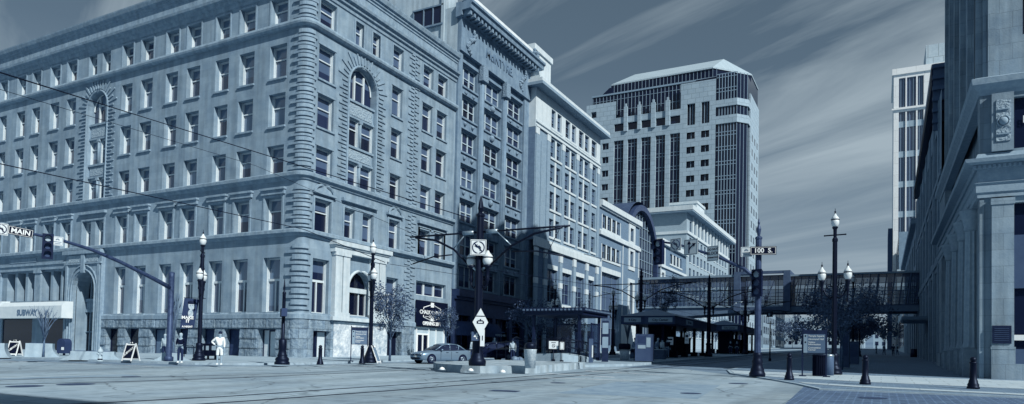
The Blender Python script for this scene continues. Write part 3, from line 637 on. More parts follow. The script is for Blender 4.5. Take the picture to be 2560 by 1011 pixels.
# cornice
q=MB(frE(MX)); q.prism([(-.5,35.9),(-.75,36.0),(-.75,36.45),(-1.9,36.5),(-1.95,37.0),(-2.15,37.15),(-2.15,37.35),(0,37.4),(0,35.9)][::-1],my0-.2,my1+1.0,'x'); 
q=MB(); prof=[(-.0,35.9),(.55,35.95),(.75,36.05),(.75,36.5),(1.75,36.55),(1.8,36.95),(2.0,37.1),(2.0,37.35),(0,37.4)]
sweep(q,[(MX-2.5,my0-.9,0,-1)][:0]+[(MX,my0-.4,1,0),(MX,my1+.9,1,0)],prof); q.build('cornice',MS,m1)
q=MB(frE(MX))
for i in range(22): u=my0-.1+i*.75; q=MB(frE(MX)); q.box(u,u+.34,-1.6,-.76,36.05,36.5,.02); q.build('modillion',MS,m1)
q=MB(frE(MX)); q.box(my0+.4,my1+.2,-.9,-.3,37.4,38.75); q.build('parapet',mat('whitewashed parapet',.75,var=.08,streak=.1),m1)
q=MB(frE(MX)); random.seed(11)
for u0 in (my0+.1,my1+.1):
    for i in range(26): q.ball((u0+random.uniform(-.55,.55),-.9+random.uniform(-.35,.2),37.5+random.uniform(0,1.9)*(1-.25*random.random())),random.uniform(.13,.26),6)
q.build('acroterion',MS2,m1)
q=MB(frE(MX))
for u0,z0 in ((61.3,34.0),(73.3,34.3)):
    for i in range(30): 
        t=random.random(); q.ball((u0+math.sin(t*6)*.75*(1-t*.3)+random.uniform(-.2,.2),-.53,z0+1.6-t*2.8),random.uniform(.12,.27),6)
q.build('frieze_ornament',MS2,m1)
txt('McINTYRE.',1.35,mat('carved letter shadow',.2),'lettering',m1,(MX+.53,67.6,34.2),ROT['E'],.06,sx=.98,bold=.015)
# body + side wall above the neighbour
q=MB(); q.box(-75,MX-.62,my0+.02,my1,0,37.2); q.build('body',mat('plastered side wall',.50,var=.14,scale=.5,streak=.25,bump=.3),m1)
pa=onY(1012,10,my0); 
q=MB(); q.box(-47.6,-40.2,my0-.06,my0+.02,30,42.5); q.box(-40.19,MX-.1,my0-.05,my0+.02,20,37.2); q.box(-40.6,-40.25,my0-.25,my0-.07,31,42.5); q.box(-39.0,MX-.003,my0-.045,my0+.3,5,36.3)
q.build('side_wall',mat('plastered side wall',.5),m1)
q=MB(); q.box(-47.6,-40.2,my0+.02,my0+2.2,37.2,42.5); q.build('penthouse',mat('plastered side wall',.5),m1)
a0=onY(1036,40,my0).x; a1=onY(1108,40,my0).x; zz=onY(1070,68,my0).z; zt=onY(1070,25,my0).z
q=MB(frS(my0-.1)); q.box(a0,a1,-.03,.0,zz,zt); wo=q.build('window',DGLASS,m1)
q=MB(frS(my0-.1))
for t in (0,.36,.68,.97): q.box(a0+(a1-a0)*t-.05,a0+(a1-a0)*t+.07,-.12,-.03,zz,zt)
q.box(a0-.1,a1+.15,-.22,-.02,zz-.2,zz-.02); q.box(a0-.1,a1+.15,-.15,-.02,zt,zt+.15); q.build('frame',MS,wo)
# dark shopfront
DST=mat('polished dark granite',.045,rough=.35,var=.35,scale=2,spec=.5)
q=MB(frE(MX)); q.box(my0+.05,my1+.1,-.9,0,7.3,8.0); q.box(my0+.05,my1,-.6,0,7.0,7.3); q.box(my0+.05,my1,-.35,0,5.4,7.0)
for u in (59.6,61.2+1.6,64.4,67.6,71.6,74.8): q.box(u,u+.75,-.32,.0,1.1,5.4)
q.build('dark_shopfront',DST,m1)
q=MB(frE(MX)); q.box(my0+.1,my1,.3,.36,1.0,5.4); q.build('shopfront_glass',DGLASS,m1)
q=MB(frE(MX)); 
for u in (60.9,62.0,65.8,66.9,69.6,70.6,73.0): q.box(u,u+.08,.2,.3,1.1,5.3)
for u0,u1 in ((60.4,62.8),(65.2,67.5),(68.4,71.5),(72.4,74.7)): q.box(u0,u1,.18,.3,3.9,4.05)
q.build('shopfront_frame',mat('dark bronze trim',.09,rough=.4),m1)
txt('McINTYRE',.95,mat('bronze letters',.14),'lettering',m1,(MX+.37,72.6,6.2),ROT['E'],.03)
for i,(u,lab,s) in enumerate(((61.6,'dark dome awning with PRESCRIPTION lettering left of the tram sign pole','PRESCRIPTION'),(66.9,'dark dome awning with PHOTO CENTER lettering right of the tram sign pole','PHOTO CENTER'))):
    t=thing('dome_awning',lab,'awning',(MX+.4,u,3.6),0,'dark awnings on the ornate shopfront')
    q=MB(); pts=[]
    for j in range(5):
        a=j*math.pi/8; pts.append((math.cos(a),math.sin(a)))
    G=[[q.P(MX+.35+1.35*c*math.sin(math.pi*k/8),u-1.6*math.cos(math.pi*k/8),3.7+1.1*s_) for k in range(9)] for c,s_ in pts]
    for A,B in zip(G,G[1:]):
        for k in range(8): q.f.append([A[k],A[k+1],B[k+1],B[k]]); q.sm.append(True)
    q.build('canopy',mat('dark awning cloth',.05,var=.2),t)
    q=MB(); 
    for k in range(8): q.face([(MX+.35+1.36*math.sin(math.pi*(k+d)/8),u-1.61*math.cos(math.pi*(k+d)/8),z) for d,z in ((0,3.3),(1,3.3),(1,3.72),(0,3.72))])
    q.build('valance',mat('dark awning cloth',.05),t,recalc=False)
    txt(s,.3,mat('awning white letters',.45),'lettering',t,(MX+1.76,u,3.5),ROT['E'],.005)
# ================================================================ WHITE TOPPED BRICK BUILDING
BRK=mat('grey brick',.30,var=.1,scale=1.5,brick=(.4,.12,.012,.86),mortar=1.15); WTR=mat('white precast trim',.64,var=.07,scale=1.2,streak=.1,rough=.7)
BRD=mat('darker brick',.17,var=.12,scale=1.5,brick=(.4,.12,.012,.86),mortar=1.2)
GX=-37.5; g1=thing('brick_office_building','seven storey grey brick building with white top storey and deep eaves','building',(GX,75.5,1.5))
gy0,gy1=75.6,97.6
gc=[(80.1,81.4),(81.95,83.3),(84.6,86.2),(86.75,88.2),(89.3,91.0),(91.5,93.2),(94.1,96.1)]
gr=[(30.6,33.0),(26.8,29.2),(23.6,25.9),(20.1,22.4),(16.6,18.9)]
wb=MB(frE(GX)); wall(wb,gy0,gy1,15.5,29.7,[(a,b,z0,z1,.3) for a,b in gc for z0,z1 in gr[1:]],depth=.3); wb.build('brick_wall',BRK,g1)
wt=MB(frE(GX)); wall(wt,gy0,gy1,29.7,34.2,[(a,b,30.6,33.0,.3) for a,b in gc],y=-.04,depth=.3)
for a,b in gc[:-1:2]: wt.box(b+.02,b+.53,-.02,.25,16.6,29.2)
for z0,z1 in gr:
    for a,b in ((80.0,83.4),(84.5,88.3),(89.2,93.3),(94.0,96.2)): wt.box(a-.1,b+.1,-.16,.0,z0-.28,z0-.02)
for z in (29.55,30.1): wt.box(gy0,gy1,-.2,0,z-.1,z+.12)
for u in (gy0,78.9,83.55,88.45,93.4,gy1-1.1): wt.box(u,u+1.0,-.14,-.02,28.6,29.45)
wt.build('white_trim',WTR,g1)
for a,b in gc:
    for z0,z1 in gr: window(g1,'E',GX,a,z0,b-a,z1-z0,'grid1x3',.22,fm=mat('grey window metal',.22))
pl=MB(frE(GX))
for u in (gy0+.1,78.9,83.6,88.5,93.45,gy1-1.0): pl.box(u,u+.9,-.12,0,15.6,28.6)
for u in (77.2,): pl.box(u,u+.2,-.1,0,15.6,28)
pl.build('brick_pilasters',BRK,g1)
# base: white cornice, brick with white blocks, tall windows
bw_=MB(frE(GX)); bwin=[(79.7,82.6,8.2,12.4),(84.3,87.2,8.2,12.4),(88.9,91.8,8.2,12.4),(93.6,95.6,8.2,12.4)]
wall(bw_,gy0,gy1,5.0,14.7,bwin,y=-.1,depth=.4); bw_.build('base_wall',BRD,g1)
bq=MB(frE(GX)); bq.box(gy0,gy1+.2,-.45,0,14.75,15.5); bq.box(gy0,gy1,-.3,0,15.5,15.9)
for a,b,z0,z1 in bwin: bq.box(a-.1,b+.1,-.16,-.08,12.42,13.0); bq.box(a-.1,b+.1,-.16,-.08,7.3,8.15)
for u in (gy0,78.3,83.0,87.6,92.2,96.2): 
    bq.box(u,u+.95,-.34,-.1,13.6,14.6)
    bq.box(u,u+.95,-.34,-.1,10.2,10.9)
bq.build('white_blocks',WTR,g1)
bp=MB(frE(GX))
for u in (gy0,78.3,83.0,87.6,92.2,96.2): bp.box(u+.05,u+.9,-.3,-.1,1.4,10.2).box(u+.05,u+.9,-.3,-.1,10.9,13.6)
bp.build('base_piers',BRK,g1)
for a,b,z0,z1 in bwin: window(g1,'E',GX,a,z0,b-a,z1-z0,'grid2x3',.2,fm=mat('grey window metal',.22))
q=MB(frE(GX)); q.box(gy0,gy1,.1,.2,1.2,5.0); q.build('shopfront_glass',DGLASS,g1)
# eaves, parapet, penthouse, south return
q=MB(); ox=1.35
q.box(GX-14,GX+ox,gy0-1.0,gy1+.9,34.2,34.55); q.build('eaves',mat('grey eaves soffit',.3),g1)
q=MB(); q.box(GX-14,GX+ox-.1,gy0-.9,gy1+.8,34.55,35.0); q.box(GX-13,GX+.6,gy0-.2,gy1-.2,35.0,35.6); q.box(GX-9,GX-.3,75.4,80.3,35.6,39.3); q.box(GX-9.2,GX-.1,75.2,80.5,38.9,39.6); q.build('white_parapet',WTR,g1)
q=MB(); q.box(GX-16,GX-.6,gy0+.02,gy1-.02,0,34.2); q.build('body',BRD,g1)
q=MB(); q.box(GX-1.25,GX-.01,gy0-.05,gy0,15.5,29.4); q.build('south_return',BRD,g1)
q=MB(); q.box(GX-1.25,GX+.04,gy0-.06,gy0,29.4,34.2); q.build('south_return_white',WTR,g1)
# ================================================================ LOW BRICK BUILDING
l1=thing('low_brick_building','three storey brick building with broad white cornice and string course','building',(GX,98,2))
ly0,ly1=97.7,117.2
BR2=mat('blue grey brick',.20,var=.1,scale=1.5,brick=(.4,.12,.012,.86),mortar=1.2)
up=[(99.1+i*2.15,100.7+i*2.15) for i in range(4)]
hh=[(a,b,z0,z1,.3) for a,b in up for z0,z1 in ((20.9,23.0),(16.3,18.5))]+[(112.2,113.9,20.9,23.1,.3),(112.2,113.9,16.6,19.2,.3),(99.3,107.2,3,14.2,.5),(112.2,114.0,8.2,13.9,.3)]
W2=MB(frE(GX)); wall(W2,ly0,ly1,1.5,24.1,hh,depth=.3); W2.build('brick_wall',BR2,l1)
q=MB(frE(GX)); q.box(ly0,ly1+.3,-.55,.3,24.1,24.95); q.box(ly0,ly1+.15,-.3,0,23.85,24.1); q.box(ly0,ly1+.2,-.35,0,19.75,20.3); q.box(ly0,ly1+.1,-.2,0,20.3,20.55)
for z0,z1 in ((20.9,23.0),(16.3,18.5)):
    for i in range(3): q.box(up[i][1],up[i+1][0],-.05,.2,z0,z1)
    q.box(98.85,99.08,-.05,.05,z0,z1); q.box(107.2,107.45,-.05,.05,z0,z1)
    q.box(98.85,107.45,-.12,0,z0-.35,z0-.02)
for z0,z1 in ((20.9,23.1),(16.6,19.2),(8.2,13.9)): 
    q.box(111.4,112.18,-.16,.02,z0-.6,z1+.6); q.box(113.95,114.75,-.16,.02,z0-.6,z1+.6); q.box(112.18,113.95,-.16,.02,z1,z1+.6); q.box(112.18,113.95,-.16,.02,z0-.6,z0)
q.box(98.9,107.6,-.12,.02,14.22,15.0); q.box(108.6,108.85,-.08,.02,2,19.7); q.box(ly1-.3,ly1,-.12,.02,2,19.7); q.box(98.8,99.05,-.08,.02,2,15.9)
q.box(108.9,116.9,-.05,.02,2.2,7.2)
q.build('white_trim',WTR,l1)
for a,b in up:
    for z0,z1 in ((20.9,23.0),(16.3,18.5)): window(l1,'E',GX,a,z0,b-a,z1-z0,'grid1x2',.2,fm=mat('grey window metal',.22))
for z0,z1 in ((20.9,23.1),(16.6,19.2),(8.2,13.9)): window(l1,'E',GX,112.2,z0,1.7,z1-z0,'grid1x2',.2,fm=mat('grey window metal',.22))
window(l1,'E',GX,99.3,3,7.9,11.2,'grid3x4',.35,fm=mat('grey window metal',.22))
q=MB(); q.box(GX-14,GX-.6,ly0,ly1,0,24.1); q.build('body',BR2,l1)
# ================================================================ GALLERIA ARCH
ga_=thing('glass_galleria','dark barrel vaulted glass galleria with a tall arched gable','building',(-38,121,2.4))
AX=-38.0; cy_,a_,b_,sp=121.0,9.5,10.1,18.5
n=20; q=MB()
for r0,r1,x0,x1 in ((1.0,.93,AX-.6,AX+.2),):
    for i in range(n):
        t0,t1=math.pi*i/n,math.pi*(i+1)/n
        for (s0,s1) in ((1.0,.9),):
            P=[(cy_-a_*s0*math.cos(t0),sp+b_*s0*math.sin(t0)),(cy_-a_*s0*math.cos(t1),sp+b_*s0*math.sin(t1)),(cy_-a_*s1*math.cos(t1),sp+b_*s1*math.sin(t1)),(cy_-a_*s1*math.cos(t0),sp+b_*s1*math.sin(t0))]
            q.prism(P,x0,x1,'x')
q.box(AX-.6,AX+.2,cy_+a_*.9,cy_+a_,2,sp); q.box(AX-.6,AX+.2,cy_-a_,cy_-a_*.9,2,sp); q.build('arch_frame',mat('bronze cladding',.06,rough=.4,var=.2,spec=.5),ga_)
q=MB()
for i in range(n):
    t0,t1=math.pi*i/n,math.pi*(i+1)/n
    q.face([(x,cy_-a_*1.06*math.cos(t),sp+b_*1.06*math.sin(t)) for x,t in ((AX-.3,t0),(AX-.3,t1),(AX-45,t1),(AX-45,t0))],True)
q.build('vault_roof',mat('ribbed roof metal',.09,rough=.45,var=.15,brick=(.6,60,.06,.8),spec=.5),ga_)
q=MB(); q.face([(AX-.8,cy_-a_*.92,3)]+[(AX-.8,cy_-a_*.92*math.cos(math.pi*i/n),sp+b_*.92*math.sin(math.pi*i/n)) for i in range(n+1)]+[(AX-.8,cy_+a_*.92,3)]); q.build('glazing',glass('galleria glass',.03,.9,.04),ga_,recalc=False)
q=MB()
for i in range(-5,6): 
    y=cy_+i*1.6; top=sp+b_*.9*math.sqrt(max(0,1-((y-cy_)/(a_*.92))**2)); q.box(AX-.75,AX-.6,y-.07,y+.07,3,top)
for z in range(5,28,2):
    hw=a_*.9 if z<sp else a_*.9*math.sqrt(max(0,1-((z-sp)/(b_*.92))**2))
    if hw>1: q.box(AX-.74,AX-.62,cy_-hw,cy_+hw,z-.05,z+.05)
q.build('glazing_bars',mat('pale glazing bars',.3),ga_)
# ================================================================ SECOND WHITE CORNICED BLOCK + LOW WING
w2=thing('white_eaved_building','large pale brick building with white eaves and rows of small windows behind the signal arm','building',(GX,150,3))
wy0,wy1=150.6,197.5; ncol=12; pit=(wy1-wy0-4)/ncol
hc=[(wy0+2.6+i*pit,wy0+2.6+i*pit+pit*.55) for i in range(ncol)]; hr=[(29.2,31.6),(25.9,28.0),(22.5,24.6),(19.1,21.2),(15.6,17.8),(11.0,13.6),(6,9.5)]
q=MB(frE(GX)); wall(q,wy0,wy1,3,33.0,[(a,b,z0,z1,.3) for a,b in hc for z0,z1 in hr],depth=.3)
q.face([(wy0,0,3),(wy0,14.5,3),(wy0,14.5,33),(wy0,0,33)]); q.build('brick_wall',mat('pale grey brick',.42,var=.08,brick=(.4,.12,.012,.9)),w2)
q=MB(frE(GX))
for z in (28.45,14.6): q.box(wy0-.2,wy1,-.3,14.6,z,z+.6)
for a,b in hc:
    q.box(b+.15,b+.15+pit*.28,-.25,0,29.05,33.0)
    for z0,z1 in hr: q.box(a-.1,b+.1,-.12,0,z0-.2,z0)
q.build('white_trim',WTR,w2)
q=MB(frE(GX)); q.box(wy0-1.4,wy1+1.2,-1.6,15,33.0,33.3); q.build('eaves',mat('grey eaves soffit',.3),w2)
q=MB(frE(GX)); q.box(wy0-1.5,wy1+1.3,-1.7,15,33.3,34.3); q.box(166,174,1.5,8,34.3,38.2); q.box(165.8,174.2,1.3,8.2,38.2,38.8); q.build('white_parapet',WTR,w2)
q=MB(frE(GX)); q.box(wy0+.1,wy1,.6,14.4,0,33); q.build('body',BRD,w2)
sm_=MB(frE(GX))
for a,b in hc:
    for z0,z1 in hr: window(w2,'E',GX,a,z0,b-a,z1-z0,'grid1x2',.2,fm=mat('grey window metal',.22))
bal=MB(frE(GX))
for i in (1,2,4,5):
    a,b=hc[i]
    for z in (25.9,22.5,19.1): bal.box(a-.25,b+.25,-.5,-.45,z-.1,z+.8)
w3=thing('low_white_corniced_building','low brick wing with thick white cornice behind the no left turn sign','building',(GX,128.5,2.7))
vy0,vy1=130.7,150.3
up=[(137.5+i*2.5,139.1+i*2.5) for i in range(4)]
hh=[(a,b,z0,z1,.3) for a,b in up for z0,z1 in ((20.2,22.2),(15.4,17.6))]+[(131.5,133,19.6,22.2,.3),(131.5,133,15,17.8,.3)]
q=MB(frE(GX)); wall(q,vy0,vy1,2.5,23.2,hh,depth=.3); q.face([(vy0,0,2.5),(vy0,12,2.5),(vy0,12,23.2),(vy0,0,23.2)]); q.build('brick_wall',BR2,w3)
q=MB(frE(GX)); q.box(vy0-.5,vy1,-.6,12,23.2,24.2); q.box(vy0-.2,vy1,-.3,12,18.8,19.3)
for z0,z1 in ((20.2,22.2),(15.4,17.6)):
    for i in range(3): q.box(up[i][1],up[i+1][0],-.05,.2,z0,z1)
    q.box(137.2,147,-.12,0,z0-.3,z0)
for z0,z1 in ((19.6,22.2),(15,17.8)): q.box(131.0,131.48,-.16,0,z0-.5,z1+.5); q.box(133.02,133.8,-.16,0,z0-.5,z1+.5); q.box(131.48,133.02,-.16,0,z1,z1+.5)
q.box(vy0,vy0+.35,-.1,0,2.5,18.8)
q.build('white_trim',WTR,w3)
for a,b in up:
    for z0,z1 in ((20.2,22.2),(15.4,17.6)): window(w3,'E',GX,a,z0,b-a,z1-z0,'grid1x2',.2,fm=mat('grey window metal',.22))
for z0,z1 in ((19.6,22.2),(15,17.8)): window(w3,'E',GX,131.5,z0,1.5,z1-z0,'grid1x2',.2,fm=mat('grey window metal',.22))
q=MB(frE(GX)); q.box(vy0+.1,vy1,.6,11.9,0,23.2); q.build('body',BR2,w3)
# ================================================================ TOWER
TY=205.0
TW=mat('precast tower panels',.42,var=.1,scale=.5,brick=(2.4,1.45,.09,.92),mortar=.7)
TG=glass('tower glass',.012,.45,.06,var=.2); TMm=mat('pale glazing bar',.30,rough=.4)
t1=thing('office_tower','tall pale tower with dark glass strips, chamfered corner and sloped roof','building',(-60,TY,4))
def tx(px,py=400): return onY(px,py,TY).x
def tz(px,py): return onY(px,py,TY).z
zT=tz(1790,185)
XL,XR=tx(1464),tx(1788); XC=tx(1840); EX=XC+2.4
strips=[(1534,1558),(1568,1592),(1602,1626),(1638,1662),(1674,1699)]
zs_top=tz(1560,350); zs_bot=4
wins=[(1505,1521),(1716,1736),(1752,1772)]
fl=4.3; zr=[tz(1725,340)-i*fl for i in range(20)]
holes=[]
for a,b in strips: holes.append((tx(a),tx(b),4.5,zs_top,.8)); holes.append((tx(a),tx(b),zs_top+2.9,zs_top+5.3,.5))
for a,b in wins:
    for z in zr[0:18]: holes.append((tx(a),tx(b),z-1.0,z+1.0,.5))
holes.append((tx(1476),tx(1489),zs_top+8.3,zs_top+10.2,.5)); holes.append((tx(1476),tx(1489),zs_top+4,zs_top+6,.5))
for a,b in wins[1:]: holes.append((tx(a),tx(b),zr[0]+3.2,zr[0]+9.6,.5))
zlow=tz(1600,275); zsh=tz(1500,262)
q=MB(frS(TY)); wall(q,XL,tx(1700),4,zs_top+7.2,[h for h in holes if h[3]<zs_top+7.3],depth=.6); wall(q,tx(1700),XR,4,tz(1740,205),[h for h in holes if h[0]>tx(1700)],depth=.6)
wall(q,XL,tx(1538),zs_top+7.2,zs_top+12.5,[h for h in holes if h[3]>zs_top+7.3 and h[1]<tx(1540)],depth=.6)
for a,b in ((1558,1568),(1592,1602),(1626,1638),(1662,1674)): 
    q.box(tx(a)+.1,tx(b)-.1,-.5,.1,zs_top+2.5,zs_top+10.2); q.box(tx(a)+.45,tx(b)-.45,-.4,.1,zs_top+10.2,zs_top+11.2)
q.build('south_wall',TW,t1)
gtop=tz(1700,207)
q=MB(frS(TY)); q.box(XL+.2,XR-.1,.7,1,4,zs_top+6); q.box(XL+1.5,XR,1.2,1.5,zs_top+5,gtop); q.build('south_glass',TG,t1)
# glazing bars on the strips
q=MB(frS(TY))
for a,b in strips:
    x0,x1=tx(a),tx(b)
    for t in (.33,.67): q.box(x0+(x1-x0)*t-.06,x0+(x1-x0)*t+.06,.55,.7,4.5,zs_top)
    z=zs_top-1.2
    while z>6: q.box(x0,x1,.58,.7,z-.05,z+.05); q.box(x0,x1,.58,.7,z-1.0-.05,z-.95); z-=fl
for t in range(34):
    x=XL+1.7+t*(XR-XL-2)/33; q.box(x-.06,x+.06,1.05,1.2,zs_top+7.2,gtop)
for z in (zs_top+10,zs_top+13.5): q.box(XL+1.6,XR,1.08,1.2,z-.06,z+.06)
for a,b in wins:
    for z in zr[:18]: x=(tx(a)+tx(b))/2; q.box(x-.07,x+.07,.45,.7,z-1,z+1)
    x=(tx(a)+tx(b))/2
    if a>1700: 
        for t in (.33,.67): xx=tx(a)+(tx(b)-tx(a))*t; q.box(xx-.07,xx+.07,.45,.7,zr[0]+3.2,zr[0]+9.6)
q.box(XL+1.4,XR+.1,.9,1.6,gtop,gtop+.5)
q.build('glazing_bars',TMm,t1)
# upper recessed storey and roof
up0=gtop+.5; up1=onY(1700,186,TY+3).z; ridge=onY(1787,152,TY+12).z-1.5
q=MB(); q.prism([(XL+7,TY+3),(tx(1774),TY+3),(EX-.6,TY+13),(EX-.6,TY+26),(XL+7,TY+26)],up0-1,up1,'z'); q.build('upper_glass',TG,t1)
q=MB(frS(TY+3)); 
for t in range(30): x=XL+7+t*(XR-XL-7.5)/29; q.box(x-.06,x+.06,-.1,0,up0,up1)
q.build('upper_bars',TMm,t1)
q=MB(); a=(XL+7.2,TY+3,up1+.4); b=(tx(1775),TY+2.6,up1+.4); c=(EX-.4,TY+13,up1+.4); c2_=(EX-.4,TY+26,up1+.4); d=(XL+7.2,TY+26,up1+.4); e=(tx(1553),TY+12,ridge+1.5); f=(tx(1785),TY+12,ridge+1.5)
q.face([a,b,f,e]); q.face([b,c,f]); q.face([c,c2_,f]); q.face([c2_,d,e,f]); q.prism([(a[0],a[1]),(b[0],b[1]),(c[0],c[1]),(c2_[0],c2_[1]),(a[0],c2_[1])],up1,up1+.38,'z'); q.face([d,a,e]); q.build('sloped_roof',mat('standing seam roof',.5,rough=.4,var=.05,brick=(.9,50,.08,.92)),t1)
# sloping glass shoulder on the left
q=MB(); z0=zs_top+12.5
q.prism([(XL+.2,zs_top+9),(XL+.2,zs_top+12.3),(XL+7,gtop+2.6),(XL+8,gtop+2.6),(XL+8,zs_top+9)],TY+1.6,TY+24,'y'); q.build('glass_shoulder',TG,t1)
# corner glass bay + chamfer + east face
q=MB(); q.prism([(XR,TY+.5),(XC,TY+.5),(EX,TY+3.4),(EX,TY+22),(XL+2,TY+22),(XL+2,TY+3)],4,tz(1840,182),'z'); q.build('corner_glass',TG,t1)
zb0,zb1=tz(1815,262),tz(1815,240); zc0,zc1=tz(1815,300),tz(1815,272+4)
q=MB(); path=[(XR-.2,TY+.4,0,-1),(XC,TY+.4,.3,-.95),(EX+.1,TY+3.3,.95,-.3),(EX+.1,TY+6.2,1,0)]
for z0_,z1_ in ((tz(1815,265),tz(1815,248)),(tz(1815,308),tz(1815,288))): sweep(q,path,[(0,z0_),(.35,z0_),(.35,z1_),(0,z1_)])
q.box(EX-2,EX+.45,TY+6.2,TY+22,4,tz(1868,215)); q.build('east_wall',TW,t1)
q=MB()
for i in range(1,7): x=XR+(XC-XR)*i/7; q.box(x-.1,x+.1,TY+.36,TY+.5,4,tz(1815,182))
for i in range(0,4): t=i/3; x=XC+(EX-XC)*t; y=TY+.45+2.9*t; q.box(x-.08,x+.1,y-.1,y,4,tz(1815,182))
z=6
while z<tz(1815,190): 
    for dz in (0,1.0): q.box(XR,XC,TY+.38,TY+.5,z+dz-.09,z+dz+.09)
    z+=fl
q.build('corner_bars',TMm,t1)
q=MB(frE(EX+.45))
for z in zr[:18]:
    for y in (TY+9.0,TY+13.0+ .5,TY+18): q.box(y,y+1.6,-.02,.05,z-1.0,z+1.0)
q.build('east_windows',TG,t1)
# ================================================================ FAR WHITE AND GLASS TOWER, RIGHT
FY=281.; f1=thing('far_white_tower','distant tall white framed tower with glass bays above the right hand buildings','building',(5,FY,5.6))
fx=lambda px:onY(px,300,FY).x; fz=lambda py:onY(2260,py,FY).z
x0,x1=fx(2234),fx(2234)+34; zt_=fz(186)
q=MB(frS(FY)); 
bayx=[(fx(2247),fx(2263.5)),(fx(2267),fx(2290)),(fx(2294),fx(2309))]
wall(q,x0,x1,4,zt_,[(a,b,fz(268),fz(195),.6) for a,b in bayx]+[(a,b,5,fz(279),.6) for a,b in bayx],depth=.6)
q.face([(x0,0,4),(x0,30,4),(x0,30,zt_),(x0,0,zt_)]); q.box(x0-.6,x1,-.5,0,fz(274),fz(270)); q.box(x0-.5,x1,-.4,30,zt_,zt_+2.2); q.build('white_frame',mat('bright white cladding',.85,var=.03,brick=(6,4,.06,.97)),f1)
q=MB(frS(FY)); q.box(x0+.5,x1-.5,.6,1,4,zt_); q.build('glass',glass('blue tower glass',.09,.9,.06,var=.1),f1)
py=303
while py<840:
    q=MB(frS(FY)); q.box(bayx[0][0],bayx[-1][1],.3,.6,fz(py+15),fz(py)); py+=75; q.build('spandrel',mat('pale spandrel glass',.4),f1)
q=MB(frS(FY))
for a,b in bayx:
    for t in (.3,.7): x=a+(b-a)*t; q.box(x-.08,x+.08,.35,.6,5,zt_-1)
q.build('mullions',TMm,f1)
q=MB(frS(FY)); q.box(fx(2316),fx(2370),4,20,zt_+2.2,fz(112)); q.build('rooftop_plant',mat('pale louvre panels',.55,brick=(3.2,5,.12,.95),mortar=.6),f1)
q=MB(frS(FY)); q.box(x0-1.5,x0-.1,8,30,4,fz(560)); q.build('side_wing',mat('dark side cladding',.1),f1)
# ================================================================ CORNER BANK BUILDING, RIGHT
RX,RY=4.2,40.3
BK=mat('pale bank limestone',.36,var=.2,scale=1,bump=.4,bscale=14,brick=(1.05,.78,.014,.86),mortar=.68,streak=.3)
BK2=mat('carved bank limestone',.35,var=.15,scale=4,bump=.5)
r1=thing('corner_bank_building','classical stone bank building with fluted columns and tall storeys, at the right edge','building',(RX,RY,.8))
def ry(px,py=500,X=RX): return onX(px,py,X).y
q=MB(frW(RX)); 
colY=[ry(2431),ry(2413),ry(2395),ry(2379)]
q.face([(-RY-.9,.0,.8),(-RY,0,.8),(-RY,0,15.4),(-RY-.9,0,15.4)]); q.face([(-66.4,.7,.8),(-RY-.9,.7,.8),(-RY-.9,.7,15.4),(-66.4,.7,15.4)]); 
q.box(-66.4,-61.5,-.0,.7,.9,15.0)
q.build('west_wall',BK,r1)
q=MB(frW(RX))
for i in range(5):
    a=[RY+1.6]+colY; y0=(colY+[63])[i]-2.2; q.box(-(y0+1.7),-(y0+.2),.6,.72,3.0,8.9)
q.build('west_windows',DGLASS,r1)
for y in colY:
    q=MB(); q.lathe([(.62,.8),(.62,2.1),(.58,2.35),(.62,2.4)],(RX+.05,y,0),4); 
    q.box(RX-.45,RX+.5,y-.6,y+.6,.8,2.3)
    q.lathe([(.52,2.4),(.46,2.6),(.44,2.7),(.42,5),(.37,8.5)],(RX+.05,y,0),24,flute=.12)
    q.lathe([(.37,8.5),(.45,8.6),(.42,8.75),(.62,9.4),(.66,9.6)],(RX+.05,y,0),8); q.build('fluted_column',BK2,r1)
q=MB(frW(RX)); q.box(-64.8,-61.6,-.3,0,.9,2.3); q.box(-64.6,-61.8,-.18,0,2.3,9.5); q.build('end_pilaster',BK,r1)
# horizontal members wrap the corner
def rp(y1=66.4,x1=30): return [(x1,RY,0,-1),(RX,RY,-.0001,-1)][:1]+[(RX,RY,-1,-1),(RX,y1,-1,0)]
def rband(name,prof,y1=66.4,m=BK2): q=MB(); sweep(q,rp(y1),prof); return q.build(name,m,r1)
rband('entablature',[(-.5,9.55),(.12,9.6),(.12,9.8),(.18,9.85),(.18,10.25),(.25,10.3),(.1,10.35),(.1,11.0),(-.5,11.0)])
rband('lower_cornice',[(-.4,11.0),(.2,11.0),(.25,11.18),(.62,11.25),(.66,11.42),(.2,11.5),(.1,11.75),(-.4,11.8)])
rband('upper_cornice',[(-.4,14.6),(.05,14.62),(.1,14.8),(.34,15.1),(.38,15.38),(.1,15.5),(-.4,15.5)])
q=MB(frS(RY))
for i in range(30): x=RX-.3+i*.2; q=MB(frS(RY)); q.box(x,x+.11,-.32,-.18,11.0,11.16); q.build('dentil',BK2,r1)
